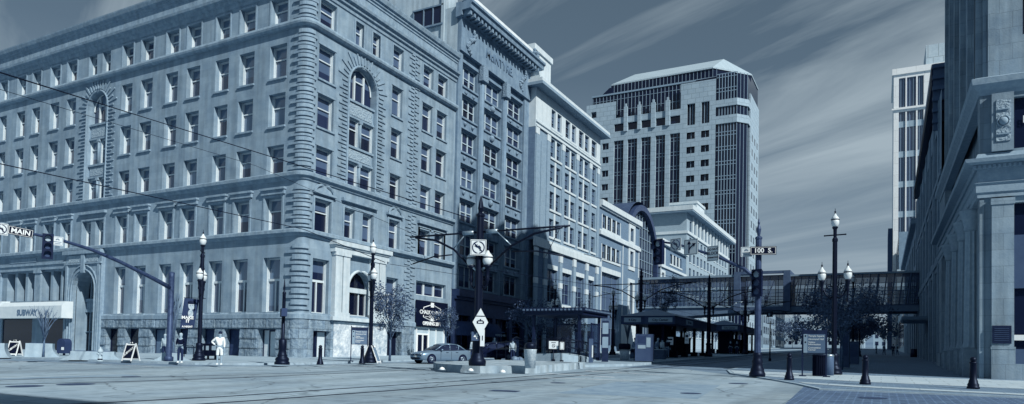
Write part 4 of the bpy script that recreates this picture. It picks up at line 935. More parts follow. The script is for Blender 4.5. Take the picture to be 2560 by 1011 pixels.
# south face (only its first metres are in the photo)
q=MB(frS(RY)); wall(q,RX,30,.8,15.5,[(5.55+i*4,8.4+i*4,z0,z1) for i in range(6) for z0,z1 in ((1.6,9.3),(11.9,14.4))],depth=.6)
q.build('south_wall',BK,r1)
q=MB(frS(RY)); 
for i in range(6):
    x=RX+.45+i*4; q.box(x,x+.88,-.26,0,2.4,9.5); q.box(x-.05,x+.93,-.36,0,2.28,2.4); q.box(x-.02,x+.92,-.34,0,.8,2.28); q.box(x,x+.88,-.22,0,11.8,14.6); q.box(x-.04,x+.92,-.3,0,9.2,9.5)
q.box(RX-.02,RX+.16,-.1,0,.8,9.5)
q.build('south_pilasters',BK,r1)
q=MB(frS(RY)); q.box(RX+.62,RX+1.2,-.27,-.22,12.25,14.25); q.lathe([(.01,0)],(0,0,0),3) if 0 else None; q.build('relief_panel',CARVE,r1)
q=MB(); t=[(RX+.91+.24*math.cos(a),RY-.30,13.2+.27*math.sin(a)) for a in [k*math.pi/8 for k in range(17)]]; q.tube(t,.035,6); q.ball((RX+.91,RY-.27,13.2),.2,10); 
for z in (12.55,13.75): q.box(RX+.68,RX+1.14,RY-.34,RY-.27,z,z+.05)
q.build('relief_medallion',BK2,r1)
q=MB(frS(RY)); q.box(RX+.47,RX+1.22,-.31,-.26,2.55,3.4); pq=q.build('bronze_plaque',DMET,r1)
for i,s in enumerate(('HISTORIC','BUILDING ON THIS','CORNER SINCE')): pass
q=MB(frS(RY))
for i in range(7): q.box(RX+.55,RX+1.12,-.325,-.31,2.68+i*.095,2.7+i*.095)
q.build('plaque_lines',mat('bronze highlight',.1,rough=.4),pq)
q=MB(frS(RY)); q.box(5.55,8.4,.3,.4,1.6,9.3).box(5.55,8.4,.3,.4,11.9,14.4); q.build('south_glass',DGLASS,r1)
q=MB(frS(RY)); q.box(5.5,8.5,.05,.25,.9,2.3); q.build('base_panel',mat('blue grey spandrel',.1,rough=.5),r1); q=MB(frS(RY)); q.box(5.5,8.5,.1,.28,5.2,7.75); q.build('spandrel_panel',mat('blue grey spandrel',.1,rough=.5),r1)
q=MB(frS(RY)); q.box(5.5,8.5,.12,.24,2.72,2.98); q.build('white_strip',WHITE,r1)
txt('B',.5,WHITE,'lettering',r1,(6.05,RY+.2,13.3),ROT['S'],.01)
# tall upper storeys
TZ=52.6; upY1=ry(2366)
q=MB(frS(RY+.35)); wall(q,RX+.15,30,15.4,TZ,[(5.95+i*4,8.2+i*4,z+1.0,z+3.0) for i in range(6) for z in [16.5+3.7*j for j in range(10)]],depth=.4); q.box(RX+.35,RX+.65,-.12,0,15.4,TZ); q.build('upper_south_wall',BK,r1)
q=MB(frS(RY+.35)); q.box(RX+1,30,.35,.45,16,TZ-1); q.build('upper_south_glass',DGLASS,r1)
piers=[ry(p) for p in (2445,2425,2406,2391,2378)]+[upY1]
bays_=[(ry(2442),ry(2429)),(ry(2422),ry(2409)),(ry(2403),ry(2393.5)),(ry(2389),ry(2380)),(ry(2376),ry(2368))]
hh=[(-b,-a,z+.6,z+3.0) for a,b in bays_ for z in [15.9+3.7*j for j in range(10)]]
q=MB(frW(RX+.15)); wall(q,-upY1,-(RY+.35),15.4,TZ,hh,depth=.5)
q.build('upper_west_wall',BK,r1)
q=MB(frW(RX+.15)); 
for y in [RY+.5]+piers[:-1]: q.box(-(y+.55),-y,-.28,0,15.4,TZ)
q.box(-upY1,-upY1+.4,-.28,0,15.4,TZ); q.build('upper_piers',BK,r1)
q=MB(frW(RX+.15)); q.box(-upY1+.2,-RY-1,.45,.55,16,TZ-1); q.build('upper_west_glass',DGLASS,r1)
q=MB(); q.box(RX+.8,30,RY+1,upY1,15,TZ); q.box(RX+.9,30,RY+1,66.3,.5,15.3); q.build('body',BRD,r1)
# ================================================================ BUILDINGS FARTHER UP THE RIGHT SIDE
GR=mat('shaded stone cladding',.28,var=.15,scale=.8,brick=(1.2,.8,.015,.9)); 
r2=thing('louvred_eave_building','mid rise stone building with deep sloping eave and louvred end behind the bank','building',(4.3,67,1.4))
q=MB(frW(4.3)); bb_=[(-(70+i*6.0+4.4),-(70+i*6.0+.9)) for i in range(7)]
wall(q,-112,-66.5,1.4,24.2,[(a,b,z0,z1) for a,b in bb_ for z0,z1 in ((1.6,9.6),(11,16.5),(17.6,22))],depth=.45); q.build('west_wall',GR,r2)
for a,b in bb_:
    for z0,z1,st in ((1.6,9.6,'grid4x6'),(11,16.5,'grid4x4'),(17.6,22,'grid3x3')): window(r2,'W',4.3,a,z0,b-a,z1-z0,st,.4,fm=mat('grey window metal',.22),pm=DGLASS)
q=MB(frW(4.3)); 
for z in (10.0,17.0): q.box(-112,-66.5,-.12,0,z,z+.5)
for i in range(8): y=69.6+i*6.0; q.box(-y-.7,-y+.7,-.1,0,1.5,24)
q.build('piers_and_bands',GR,r2)
q=MB(); E0=(3.72,69.5,27.4); E1=(3.72,106,24.3)
for k in range(6):
    o_=.13*k; q.v+= []; 
    q.face([(3.72-.02*k,69.5,27.4-k*.32),(3.72-.02*k,106,24.3-k*.0-.3*k*.6),(3.72-.02*k,106,24.3-.3*k*.6-.2),(3.72-.02*k,69.5,27.4-k*.32-.22)])
q.build('eave_fascia',mat('ribbed fascia',.12,rough=.5),r2,recalc=False)
q=MB(); A=[(3.75,69.5,27.4),(12,69.5,27.4),(12,106,24.3),(3.75,106,24.3)]; B=[(x,y,z-1.9+(y-69.5)*.02) for x,y,z in A]
q.face(A); q.face(B)
for i in range(4): q.face([A[i],A[(i+1)%4],B[(i+1)%4],B[i]])
q.build('eave',DMET,r2)
q=MB(frS(69.4))
for i in range(6): z=26.9-i*.95; q.box(3.78,9,-.35,.02,z,z+.32)
q.box(3.85,9,.05,.3,21.6,27.4); 
q.build('louvres',mat('louvre slats',.13,rough=.5),r2)
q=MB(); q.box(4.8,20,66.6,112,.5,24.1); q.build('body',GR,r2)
q=MB(); q.box(1.9,4.25,84,90,6.0,6.35); q.box(2.0,4.2,84.3,89.7,5.85,6.0); q.build('entrance_canopy',mat('pale canopy edge',.22),r2)
r3=thing('glazed_street_building','lower glazed building closing the right side of the street beyond the skybridge','building',(4.3,113,2.3))
q=MB(frW(4.3)); bb_=[(-(115+i*7.5+5.6),-(115+i*7.5+.9)) for i in range(7)]
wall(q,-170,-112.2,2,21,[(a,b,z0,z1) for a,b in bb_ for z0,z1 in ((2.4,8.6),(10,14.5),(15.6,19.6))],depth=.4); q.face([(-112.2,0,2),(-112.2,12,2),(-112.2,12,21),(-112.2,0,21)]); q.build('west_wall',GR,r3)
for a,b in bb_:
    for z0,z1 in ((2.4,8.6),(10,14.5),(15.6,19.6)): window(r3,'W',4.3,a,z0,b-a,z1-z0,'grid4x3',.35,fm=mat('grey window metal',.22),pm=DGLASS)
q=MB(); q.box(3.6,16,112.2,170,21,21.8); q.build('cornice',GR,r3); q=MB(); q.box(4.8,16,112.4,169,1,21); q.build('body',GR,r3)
r4=thing('small_white_bay_building','small pale building with a projecting bay far up the right side of the street','building',(4.3,171,3.4))
q=MB(); q.box(4.3,16,171,230,2,15); q.box(2.6,4.3,171,176,13,17); q.box(3.0,16,176,230,15,22); q.build('wall',mat('pale far render',.5),r4)
q=MB(); 
for i in range(8): q.box(2.9,3.0,178+i*6,181+i*6,16,20).box(4.2,4.3,173+i*6.5,177+i*6.5,5,12)
q.build('windows',DGLASS,r4)
r5=thing('street_end_building','plain dark building far up the right side, beyond the pale bay','building',(4.5,235,4.8))
q=MB(); q.box(4.5,18,235,330,3,40); q.build('wall',GR,r5)
q=MB()
for i in range(12):
    for j in range(9): q.box(4.4,4.5,238+i*7.5,242+i*7.5,7+j*3.7,9.2+j*3.7)
q.build('windows',DGLASS,r5)
# far west side beyond the big white eaved block
for i,(y0,y1,h,a,lab) in enumerate(((232,262,20,.5,'pale distant shop block beyond the tower on the left side of the street'),(266,330,16,.3,'darker low distant block at the far left end of the street'),)):
    t=thing('distant_block',lab,'building',(-38,y0,gz(y0))); q=MB(); q.box(-60,-38,y0,y1,gz(y0)-2,gz(y0)+h); q.build('wall',mat('distant wall %d'%i,a),t)
    q=MB()
    for j in range(int((y1-y0)/5)):
        for k in range(int(h/4)): q.box(-38,-37.9,y0+1.5+j*5,y0+4+j*5,gz(y0)+1.5+k*4,gz(y0)+4+k*4)
    q.build('windows',DGLASS,t)
random.seed(21)
for i,(x,y,w_,h) in enumerate(((-30,420,22,13),(-4,440,20,9),(-62,460,26,18),(14,455,16,15))):
    t=thing('distant_house',['white flat roofed house low on the hillside under the skybridge','small white house closing the middle of the street','long pale hillside block seen under the left end of the skybridge','pale narrow block at the right end of the distant hillside'][i],'house',(x,y,gz(y)))
    q=MB(); q.box(x,x+w_,y,y+20,gz(y)-3,gz(y)+h); q.build('wall',mat('white hillside wall',.45,var=.1,scale=.1),t)
    q=MB()
    for j in range(int(w_/3.5)):
        for k in range(int(h/4)): q.box(x+1+j*3.5,x+2.6+j*3.5,y-.1,y,gz(y)+1.5+k*4,gz(y)+3.6+k*4)
    q.build('windows',DGLASS,t)
# block across the street, behind the camera: never in the frame, it shades the bottom left corner
t=thing('shading_block','building behind the camera whose shadow falls on the lower left roadway','building',(5,-5,0))
q=MB(); q.box(6,60,-50,-5.6,0,30); q.build('wall',GR,t)
q=MB(frS(-5.55))
for i in range(9):
    for k in range(7): q.box(8+i*5.5,11+i*5.5,-.0,.1,2+k*4,4.6+k*4)
q.build('windows',DGLASS,t)
# ================================================================ SKYBRIDGE
def clear(name,a=.05,mixf=.55):
    m=bpy.data.materials.new(name); m.use_nodes=True; n=m.node_tree.nodes; l=m.node_tree.links; p=n['Principled BSDF']; o=n['Material Output']
    p.inputs['Base Color'].default_value=tone(a); p.inputs['Roughness'].default_value=.05; p.inputs['Specular IOR Level'].default_value=.8
    t=n.new('ShaderNodeBsdfTransparent'); t.inputs[0].default_value=(.75,.82,.88,1); x=n.new('ShaderNodeMixShader'); x.inputs[0].default_value=mixf
    l.new(p.outputs[0],x.inputs[2]); l.new(t.outputs[0],x.inputs[1]); l.new(x.outputs[0],o.inputs[0]); return m
CG=clear('bridge glass',.05,.42); CG2=clear('patterned bridge glass',.07,.82); SHG=clear('shelter glass',.06,.35)
KY=104.0; sb=thing('glass_skybridge','enclosed glass skybridge with steel frame crossing above the street','bridge',(-15,KY,8))
kx=lambda px:onY(px,720,KY).x
X0,X1,X2,X3,X4=kx(1596),kx(1846),kx(1880),kx(1966),4.3
BM=mat('bridge steel',.11,rough=.5,var=.2); BMP=mat('pale bridge fascia',.28,rough=.6,var=.15)
q=MB(); q.box(X0,X4,KY+.3,KY+5.7,8.9,9.1); q.box(X0,X4,KY+.2,KY+5.8,13.3,13.45); q.build('deck_and_roof',BM,sb)
q=MB(); q.prism([(X0,7.3),(kx(1700),7.6),(X1,8.15),(X4,8.15),(X4,8.9),(X0,8.9)],KY-.1,KY+.3,'y'); q.prism([(X0,7.3),(kx(1700),7.6),(X1,8.15),(X4,8.15),(X4,8.9),(X0,8.9)],KY+5.6,KY+6,'y'); q.build('edge_girder',mat('girder',.16,rough=.5),sb)
q=MB(); q.box(X0,X2,KY-.35,KY+.1,13.3,13.62); q.box(X0,X3,KY-.3,KY+.1,8.9,9.12); q.box(X3,X4,KY-.2,KY+.1,13.15,13.4);q.build('pale_edges',BMP,sb)
q=MB()
for x in (X1-.2,X3,): q.box(x-.35,x+.55,KY-.5,KY+6.2,8.3,14.0)
q.box(X1-.2,X3,KY-.45,KY-.1,13.6,14.0); q.box(X1-.2,X3,KY-.45,KY-.1,8.4,8.9)
n=24
for i in range(n+1):
    x=X0+(X1-X0)*i/n
    for y in (KY,KY+5.9): q.box(x-.045,x+.045,y,y+.1,9.1,13.3)
for i in range(7):
    x=X1+(X3-X1)*i/6
    for y in (KY,KY+5.9): q.box(x-.045,x+.045,y,y+.1,9.1,13.3)
n=17
for i in range(n+1):
    x=X3+(X4-X3)*i/n
    for y in (KY,KY+5.9): q.tube([(x-.35,y+.05,9.1),(x+.1,y+.05,13.2)],.06 if i%4 else .12,4,sm=False)
for y in (KY,KY+5.9):
    for z in (10.9,): q.box(X0,X4,y+.02,y+.08,z-.04,z+.04)
    q.box(X0,X4,y,y+.06,11.9,11.96); q.box(X0,X4,y,y+.06,9.9,9.96)
for i in range(10):
    x=X0+1+i*3.3; q.tube([(x,KY+5.8,9.1),(x+1.6,KY+5.8,13.3)],.07,4,sm=False)
q.build('frame',BM,sb)
q=MB(); q.face([(X0,KY+.06,9.1),(X4,KY+.06,9.1),(X4,KY+.06,11.9),(X0,KY+.06,11.9)]); q.face([(X0,KY+5.95,9.1),(X4,KY+5.95,9.1),(X4,KY+5.95,11.9),(X0,KY+5.95,11.9)]); q.build('glass_wall',CG,sb,recalc=False)
q=MB(); q.face([(X0,KY+.06,11.9),(X4,KY+.06,11.9),(X4,KY+.06,13.3),(X0,KY+.06,13.3)]); q.build('patterned_glass',CG2,sb,recalc=False)
# ================================================================ STREET LAMPS AND POLES
def base_prof(s=1,top=1.05): return [(.36*s,0),(.36*s,.12),(.30*s,.2),(.33*s,.26),(.31*s,.36),(.22*s,.44),(.24*s,.5),(.2*s,.58),(.17*s,.8),(.19*s,.86),(.19*s,top-.06),(.15*s,top)]
def acorn(p,z,root,r=.2,name='globe'):
    g=MB(); g.lathe([(.09,0),(r*.72,.05),(r*.98,.18),(r,.28),(r*.93,.38)],(p[0],p[1],z),14); g.lathe([(r*.95,.385),(r*1.04,.40),(r*.85,.5),(r*.45,.6),(r*.3,.66),(.05,.72)],(p[0],p[1],z),14)
    o=g.build(name,GLOBE,root); f=MB(); f.lathe([(.06,.70),(.03,.76),(.05,.8),(.015,.86),(.01,.98)],(p[0],p[1],z),8); f.lathe([(r*1.06,.375),(r*1.06,.405)],(p[0],p[1],z),14); f.build('finial',DARK,o); return o
def lamp(label,H=8.1,arm=.62,az=4.45,r=.2):
    t=lthing('street_lamp',label,'street lamp','ornate street lamps with three globes')
    b=MB(); b.lathe(base_prof(1.1,1.1),n=16); b.build('base',DARK,t)
    b=MB(); b.lathe([(.13,1.1),(.125,3),(.115,H-1.75),(.14,H-1.72),(.14,H-1.6),(.08,H-1.5),(.09,H-1.1),(.14,H-1.02),(.15,H-.98)],n=16,flute=.08); b.box(-.5,.5,-.025,.025,H-1.42,H-1.36); b.ball((-.5,0,H-1.39),.045,6); b.ball((.5,0,H-1.39),.045,6); b.build('pole',DARK,t)
    for s in (-1,1):
        a=MB(); a.tube([(s*.1,0,az-.45),(s*.25,0,az-.5),(s*.42,0,az-.32),(s*.55,0,az-.05),(s*arm,0,az)],[.05,.045,.04,.045,.05],8)
        a.tube([(s*.12,0,az+.05),(s*.2,0,az+.2),(s*.33,0,az+.22),(s*.38,0,az+.08),(s*.3,0,az-.02)],.028,6)
        a.lathe([(.01,-.62),(.04,-.55),(.03,-.45),(.05,-.1),(.09,0),(.07,.12),(.1,.42),(.14,.46),(.13,.52)],(s*arm,0,az-.1),10); a.build('arm',DARK,t)
        acorn((s*arm,0),az+.42,t,r)
    acorn((0,0),H-.98,t,r); return t
LA=lamp('tall dark lamp with three globes beside the wayfinding sign on the right pavement',8.6)
place(LA,onG(2085,937,.06),R_(-8),copy=False)
LB=lamp('dark lamp with three globes beside the hanging banner on the left pavement',8.15,.55,4.55); g_=onG(497,902,.13); place(LB,g_,R_(-50),copy=False)
LC=lamp('slimmer dark lamp with three globes behind the white sandwich board at the corner building',7.7,.5,4.65); place(LC,onG(925,908,.13),R_(-40),copy=False)
place(LC,onG(1385,890,.13),R_(-40),'dark lamp with three globes rising behind the front tram shelter'); place(LC,onG(1531,888,.13),R_(-30),'dark lamp with three globes by the low brick building doorway')
place(LA,(-2.4,74,gz(74)),R_(-8),'shaded lamp with globes beyond the big street tree on the right',s=1.0); place(LA,(-2.6,104,gz(104)-.2),0,'small distant lamp with globes seen through the right end of the skybridge',s=.95)
# overhead line poles
ARMB=DARK
def ocs(label,H=9.9,L0=6.0,L1=6.0,globes=True,za=None,zl=5.2):
    t=lthing('overhead_line_pole',label,'tram pole','dark poles carrying the tram wires')
    b=MB(); b.lathe([(.40,0),(.42,.2),(.38,.3),(.31,.38),(.30,.46),(.26,.58),(.25,1.2),(.29,1.25),(.29,1.33),(.21,1.42)],n=18); b.build('base',DARK,t)
    b=MB(); b.lathe([(.2,1.4),(.19,4),(.17,H-1.0),(.22,H-.98),(.22,H-.9),(.09,H-.8),(.14,H-.6),(.1,H-.35),(.02,H)],n=20,flute=.07); b.build('pole',DARK,t)
    za=za or H-1.75
    for s,Ln in ((-1,L0),(1,L1)):
        a=MB(); a.tube([(0,0,za),(s*Ln,0,za+.0)],.045,8); 
        a.tube([(s*Ln*.92,0,za-.05),(s*Ln*.62,0,za-.25),(s*Ln*.36,0,za-.75),(s*.25,0,za-1.85)],.055,8); a.build('bracket_arm',ARMB,t)
        a=MB(); a.tube([(s*Ln*.36,0,za-.7),(s*Ln*.2,0,za-.05)],.03,6); a.tube([(s*.35,0,za),(s*.95,0,za)],.1,8); a.tube([(s*.15,0,za-1.8),(s*.55,0,za-1.5)],.09,8); a.build('insulator',STEEL,t)
        a=MB(); a.tube([(s*Ln*.9,0,za-.05),(s*Ln*.75,0,za-1.3),(s*Ln*.75,0,za-1.35)],.015,5); a.tube([(s*Ln*.38,0,za-1.0),(s*Ln*.65,0,za-1.05),(s*Ln*.95,0,za-1.35)],.035,6); a.build('registration_arm',DARK,t)
    if globes:
        for s in (-1,1):
            a=MB(); a.tube([(s*.15,0,zl-.9),(s*.3,0,zl-1.05),(s*.42,0,zl-.9),(s*.44,0,zl-.6)],.05,8); a.lathe([(.03,-.3),(.06,-.1),(.12,.0),(.08,.15),(.11,.55),(.2,.6),(.2,.68)],(s*.44,0,zl-.65),12); a.build('lamp_bracket',DARK,t)
            acorn((s*.44,0),zl,t,.24)
    return t
oaL=onG(1193,915,.4)
dep=-(RM.transposed()@(oaL-EYE)).z; K=dep/F_PX
OA=ocs('dark tram pole on the near concrete island carrying a diamond sign and number 4',428*K,190*K/.88,215*K/.88,za=336*K,zl=250*K)

place(OA,oaL,R_(0),copy=False)
O2=ocs('x',9.6,6,6,zl=6.0); o2=place(O2,onG(1600,890,.13),0,copy=False,label='dark tram pole with globes beside the ticket machine, left of the skybridge')
OB=ocs('shaded tram pole standing at the end of the long station canopy',8.6,5.5,5.5); place(OB,onG(1771,892,.2),0,copy=False)
place(OB,onG(1862,886,.2),0,'thinner far tram pole in front of the white facade under the skybridge')
# ================================================================ SIGNALS AND SIGNS
def head(label,rz,loc,group='three lens traffic signals'):
    t=lthing('traffic_signal',label,'traffic light',group)
    b=MB(); b.box(-.24,.24,-.02,.04,0,1.28); b.box(-.19,.19,.04,.26,.04,1.24); b.build('housing',mat('signal housing',.02,rough=.5,var=.2),t)
    for i in range(3):
        z=.24+i*.4; v=MB(); n=12
        P=[(.155*math.cos(a),.155*math.sin(a)) for a in [math.pi*(-.15+1.3*k/n) for k in range(n+1)]]
        for (x0,z0),(x1,z1) in zip(P,P[1:]): v.face([(x0,-.03,z+z0),(x1,-.03,z+z1),(x1*1.02,-.26+(.1 if z1<0.05 else 0),z+z1),(x0*1.02,-.26+(.1 if z0<.05 else 0),z+z0)])
        v.build('visor',BLACK,t,recalc=False)
        l_=MB(); l_.face([(.145*math.cos(a),-.035,z+.145*math.sin(a)) for a in [2*math.pi*k/16 for k in range(16)]]); l_.build('lens',mat('unlit pale lens',.42,rough=.3,spec=.6) if i==2 else mat('unlit dark lens',.07,rough=.2,spec=.6),t,recalc=False)
    place(t,loc,rz,copy=False); return t
def plate(label,w,h,loc,rz,m=SIGNW,border=None,shape=None,cat='sign',group=None,name='road_sign'):
    t=lthing(name,label,cat,group)
    b=MB()
    if shape=='diamond': P=[(0,-h/2),(w/2,0),(0,h/2),(-w/2,0)]; b.prism(P,0,.015,'y')
    else: b.box(-w/2,w/2,0,.015,-h/2,h/2)
    b.build('plate',m,t)
    if border and shape!='diamond':
        b=MB(); e=.03; k=.016
        for x0,x1,z0,z1 in ((-w/2+e,w/2-e,h/2-e-k,h/2-e),(-w/2+e,w/2-e,-h/2+e,-h/2+e+k),(-w/2+e,-w/2+e+k,-h/2+e+k,h/2-e-k),(w/2-e-k,w/2-e,-h/2+e+k,h/2-e-k)): b.box(x0,x1,-.004,-.001,z0,z1)
        b.build('border',border,t)
    t.location=loc; t.rotation_euler=(0,0,rz); return t
def strokes(t,segs,r,m,name='symbol'):
    b=MB()
    for s in segs: b.tube([(x,-.006,z) for x,z in s],r,4,sm=False)
    return b.build(name,m,t)
def arrowhead(b,tip,dirv,s):
    d=Vector(dirv).normalized(); n=Vector((-d.y,d.x)); T=Vector(tip)
    b.prism([tuple(T),tuple(T-d*s+n*s*.6),tuple(T-d*s-n*s*.6)],-.012,-.001,'y')
INK=mat('sign black ink',.015,rough=.5,var=.05); RED=mat('sign ring',.045,rough=.5,var=.05)
def noleft(label,w,loc,rz):
    t=plate(label,w,w,loc,rz,border=INK)
    b=MB(); b.tube([(.37*w*math.cos(a),-.006,.37*w*math.sin(a)) for a in [2*math.pi*k/20 for k in range(21)]],w*.035,4,sm=False); b.tube([(-.26*w,-.014,.26*w),(.26*w,-.014,-.26*w)],w*.032,4,sm=False); b.build('prohibition_ring',RED,t)
    b=MB(); b.tube([(.12*w,-.006,-.2*w),(.12*w,-.006,.0),(.05*w,-.006,.09*w),(-.1*w,-.006,.09*w)],w*.045,4,sm=False); arrowhead(b,(-.26*w,.09*w),(-1,0),w*.2); b.build('arrow',INK,t); return t
def pl(px,py,Y): return onY(px,py,Y)
# right signal pole and mast arm
SG=Vector(onG(1893,942,.06)); 
sp_=lthing('signal_pole','thick fluted signal pole with mast arm and 100 S street sign, right of centre','signal pole')
b=MB(); b.lathe([(.36,0),(.37,.14),(.33,.22),(.3,.28),(.31,.34),(.24,.46),(.23,.62),(.25,.7),(.21,.8),(.2,.95),(.22,1.0),(.2,1.08),(.17,1.12)],n=18); b.build('base',DARK,sp_)
PH=SG.z+0
b=MB(); b.lathe([(.155,1.1),(.15,3),(.135,6.45),(.165,6.47),(.165,6.55),(.06,6.62),(.1,6.85),(.11,6.95),(.04,7.15),(.06,7.25),(.01,7.45)],n=20,flute=.06); b.build('pole',mat('weathered dark pole paint',.055,rough=.5,var=.4,scale=5,spec=.5),sp_)
place(sp_,SG,0,copy=False)
Y_=SG.y
def rel(px,py,dy=0): p=onY(px,py,Y_+dy); return tuple(p-SG)
b=MB(); b.tube([rel(1893,700),rel(1860,672),rel(1800,645),rel(1740,625),rel(1690,610),rel(1650,605)],[.10,.09,.075,.065,.055,.05],10); b.build('mast_arm',mat('weathered dark pole paint',.055),sp_)
b=MB(); b.box(-.16,.16,-.2,.2,rel(1893,712)[2],rel(1893,690)[2]); b.build('arm_clamp',DARK,sp_)
head('traffic signal on the mast arm end beside the no left turn sign',R_(-20),onY(1645,662,Y_-.25))
head('traffic signal mounted on the fluted pole under the 100 S sign',R_(-14),onY(1891,742,Y_-.35))
noleft('white no left turn sign hanging on the right mast arm',.62,onY(1689,612,Y_-.2),R_(-20))
t=plate('white square lane arrow sign on the right mast arm, straight or half right',.78,.78,onY(1727,618,Y_-.2),R_(-20),border=INK)
b=MB(); b.tube([(-.1,-.006,-.3),(-.1,-.006,.15)],.035,4,sm=False); b.tube([(-.1,-.006,-.16),(-.02,-.006,-.02),(.12,-.006,.08)],.032,4,sm=False); arrowhead(b,(-.1,.32),(0,1),.18); arrowhead(b,(.28,.17),(.85,.5),.18); b.build('arrow',INK,t)
t=plate('white DO NOT BLOCK INTERSECTION sign under the right mast arm',.62,.74,onY(1782,634,Y_-.2),R_(-20),border=INK)
for s,z,sz in (('DO NOT',.2,.15),('BLOCK',.0,.19),('INTERSECTION',-.2,.085)): txt(s,sz,INK,'lettering',t,(0,-.006,z),(R_(90),0,0),.003,bold=.004)
t=plate('black 100 S street name sign on the right signal pole',1.15,.4,onY(1908,627,Y_-.25),R_(12),m=NAVY,border=WHITE)
txt('100  S.',.3,WHITE,'lettering',t,(0,-.006,0),(R_(90),0,0),.003,bold=.006)
def small_sign(label,loc,rz):
    t=plate(label,.5,.46,loc,rz,border=mat('sign grey ink',.2)); b=MB()
    for k in range(7): a=math.pi*k/6; b.tube([(.03*math.cos(a),-.006,.05+.03*math.sin(a)),(.09*math.cos(a),-.006,.05+.09*math.sin(a))],.01,4,sm=False)
    b.box(-.17,.17,-.01,-.001,-.06,-.03); b.box(-.13,.13,-.01,-.001,-.14,-.115); b.build('symbol',mat('sign grey ink',.2),t); return t
small_sign('small white sunburst notice left of the 100 S sign',onY(1866,630,Y_-.2),R_(5))
# pedestrian head on a short pole behind it
t=lthing('pedestrian_signal','pedestrian signal box with pale hand right of the fluted signal pole','pedestrian signal'); b=MB(); b.box(-.24,.24,0,.28,-.24,.24); b.build('housing',DARK,t)
b=MB(); b.box(-.06,.05,-.01,0,-.13,.03)
for k in range(4): b.box(-.06+k*.032,-.04+k*.032,-.01,0,.035,.13-.02*abs(k-1.5))
b.box(.06,.1,-.01,0,-.04,.05); b.build('hand_symbol',mat('pale walk symbol',.35),t); pg=onG(1923,903,.06); place(t,onY(1923,786,pg.y),R_(-10),copy=False)
t=lthing('pedestrian_signal_post','thin dark post under the pedestrian signal right of the signal pole','post'); b=MB(); b.lathe([(.12,0),(.12,.2),(.06,.3),(.05,3.6)],n=10); b.build('shaft',DARK,t); b=MB(); b.tube([(-.3,0,3.4),(.3,0,3.4)],.03,6); b.build('bracket',DARK,t); place(t,(pg.x,pg.y+.4,gz(pg.y)+.06),0,copy=False)
# left mast arm
ML=Vector((-37.5,27.1,gz(27.1)+.13)); sp2=lthing('signal_pole','dark signal pole at the left corner whose long curved arm carries the MAIN sign','signal pole')
b=MB(); b.lathe([(.26,0),(.26,.25),(.17,.3),(.16,5.0),(.17,5.3),(.02,5.35)],n=14); b.build('pole',mat('weathered dark pole paint',.055),sp2)
def relx(px,py): p=onX(px,py,-37.5); return tuple(p-ML)
b=MB(); b.tube([relx(430,722),relx(380,695),relx(300,655),relx(230,625),relx(160,603),relx(90,587),relx(10,572)],[.13,.12,.10,.09,.08,.07,.06],10); b.build('mast_arm',mat('weathered dark pole paint',.055),sp2); place(sp2,ML,0,copy=False)
head('traffic signal hanging on the left mast arm under the MAIN sign',R_(90)-R_(25),onX(118,648,-37.15))
noleft('white no left turn sign at the left edge beside the MAIN sign',.56,onX(3,573,-37.1),R_(80))
t=plate('black MAIN street name sign on the left mast arm',1.05,.42,onX(52,580,-37.1),R_(78),m=NAVY,border=WHITE); txt('MAIN',.33,WHITE,'lettering',t,(0,-.006,-.01),(R_(90),0,0),.003,bold=.008); t.rotation_euler=(0,R_(5),R_(78))
small_sign('small white sunburst notice right of the left hanging signal',onX(144,603,-37.1),R_(78))
# banner by the left lamp
gb=LB.location; t=lthing('street_banner','tilted dark banner with a smiling face and MAKE IT lettering beside the left lamp','banner')
b=MB(); b.face([(-.42,0,0),(.38,0,.06),(.62,0,1.85),(-.22,0,1.9)]); b.face([(-.42,.02,0),(.38,.02,.06),(.62,.02,1.85),(-.22,.02,1.9)]); b.build('cloth',mat('banner cloth',.05,var=.3),t,recalc=False)
b=MB(); b.T=lambda x,y,z:(x,y*.08-.01,z); b.ball((.2,0,1.42),.2,12,1.25); b.ball((.16,0,.95),.16,10,1.5); b.build('portrait',mat('banner portrait',.5,var=.3,scale=6),t)
b=MB(); b.T=lambda x,y,z:(x,y*.08-.012,z); b.ball((.2,0,1.62),.22,10,.6); b.box(.1,.15,-.3,0,1.45,1.48); b.box(.24,.29,-.3,0,1.46,1.49); b.build('portrait_hair',INK,t)
txt('MAKE',.26,WHITE,'lettering',t,(.0,-.03,.68),(R_(90),0,0),.004,bold=.01); txt('IT',.26,WHITE,'lettering',t,(.02,-.03,.46),(R_(90),0,0),.004,bold=.01); txt('A NIGHT',.15,WHITE,'lettering',t,(.0,-.03,.12),(R_(90),0,0),.004,bold=.006)
b=MB(); b.tube([(-.25,.01,1.92),(1.0,.01,1.92)],.02,6); b.tube([(-.1,.01,.0),(.9,.01,.0)],.02,6); b.build('banner_rod',DARK,t)
p_=onY(468,822,gb.y-.3); place(t,p_,R_(50),copy=False)
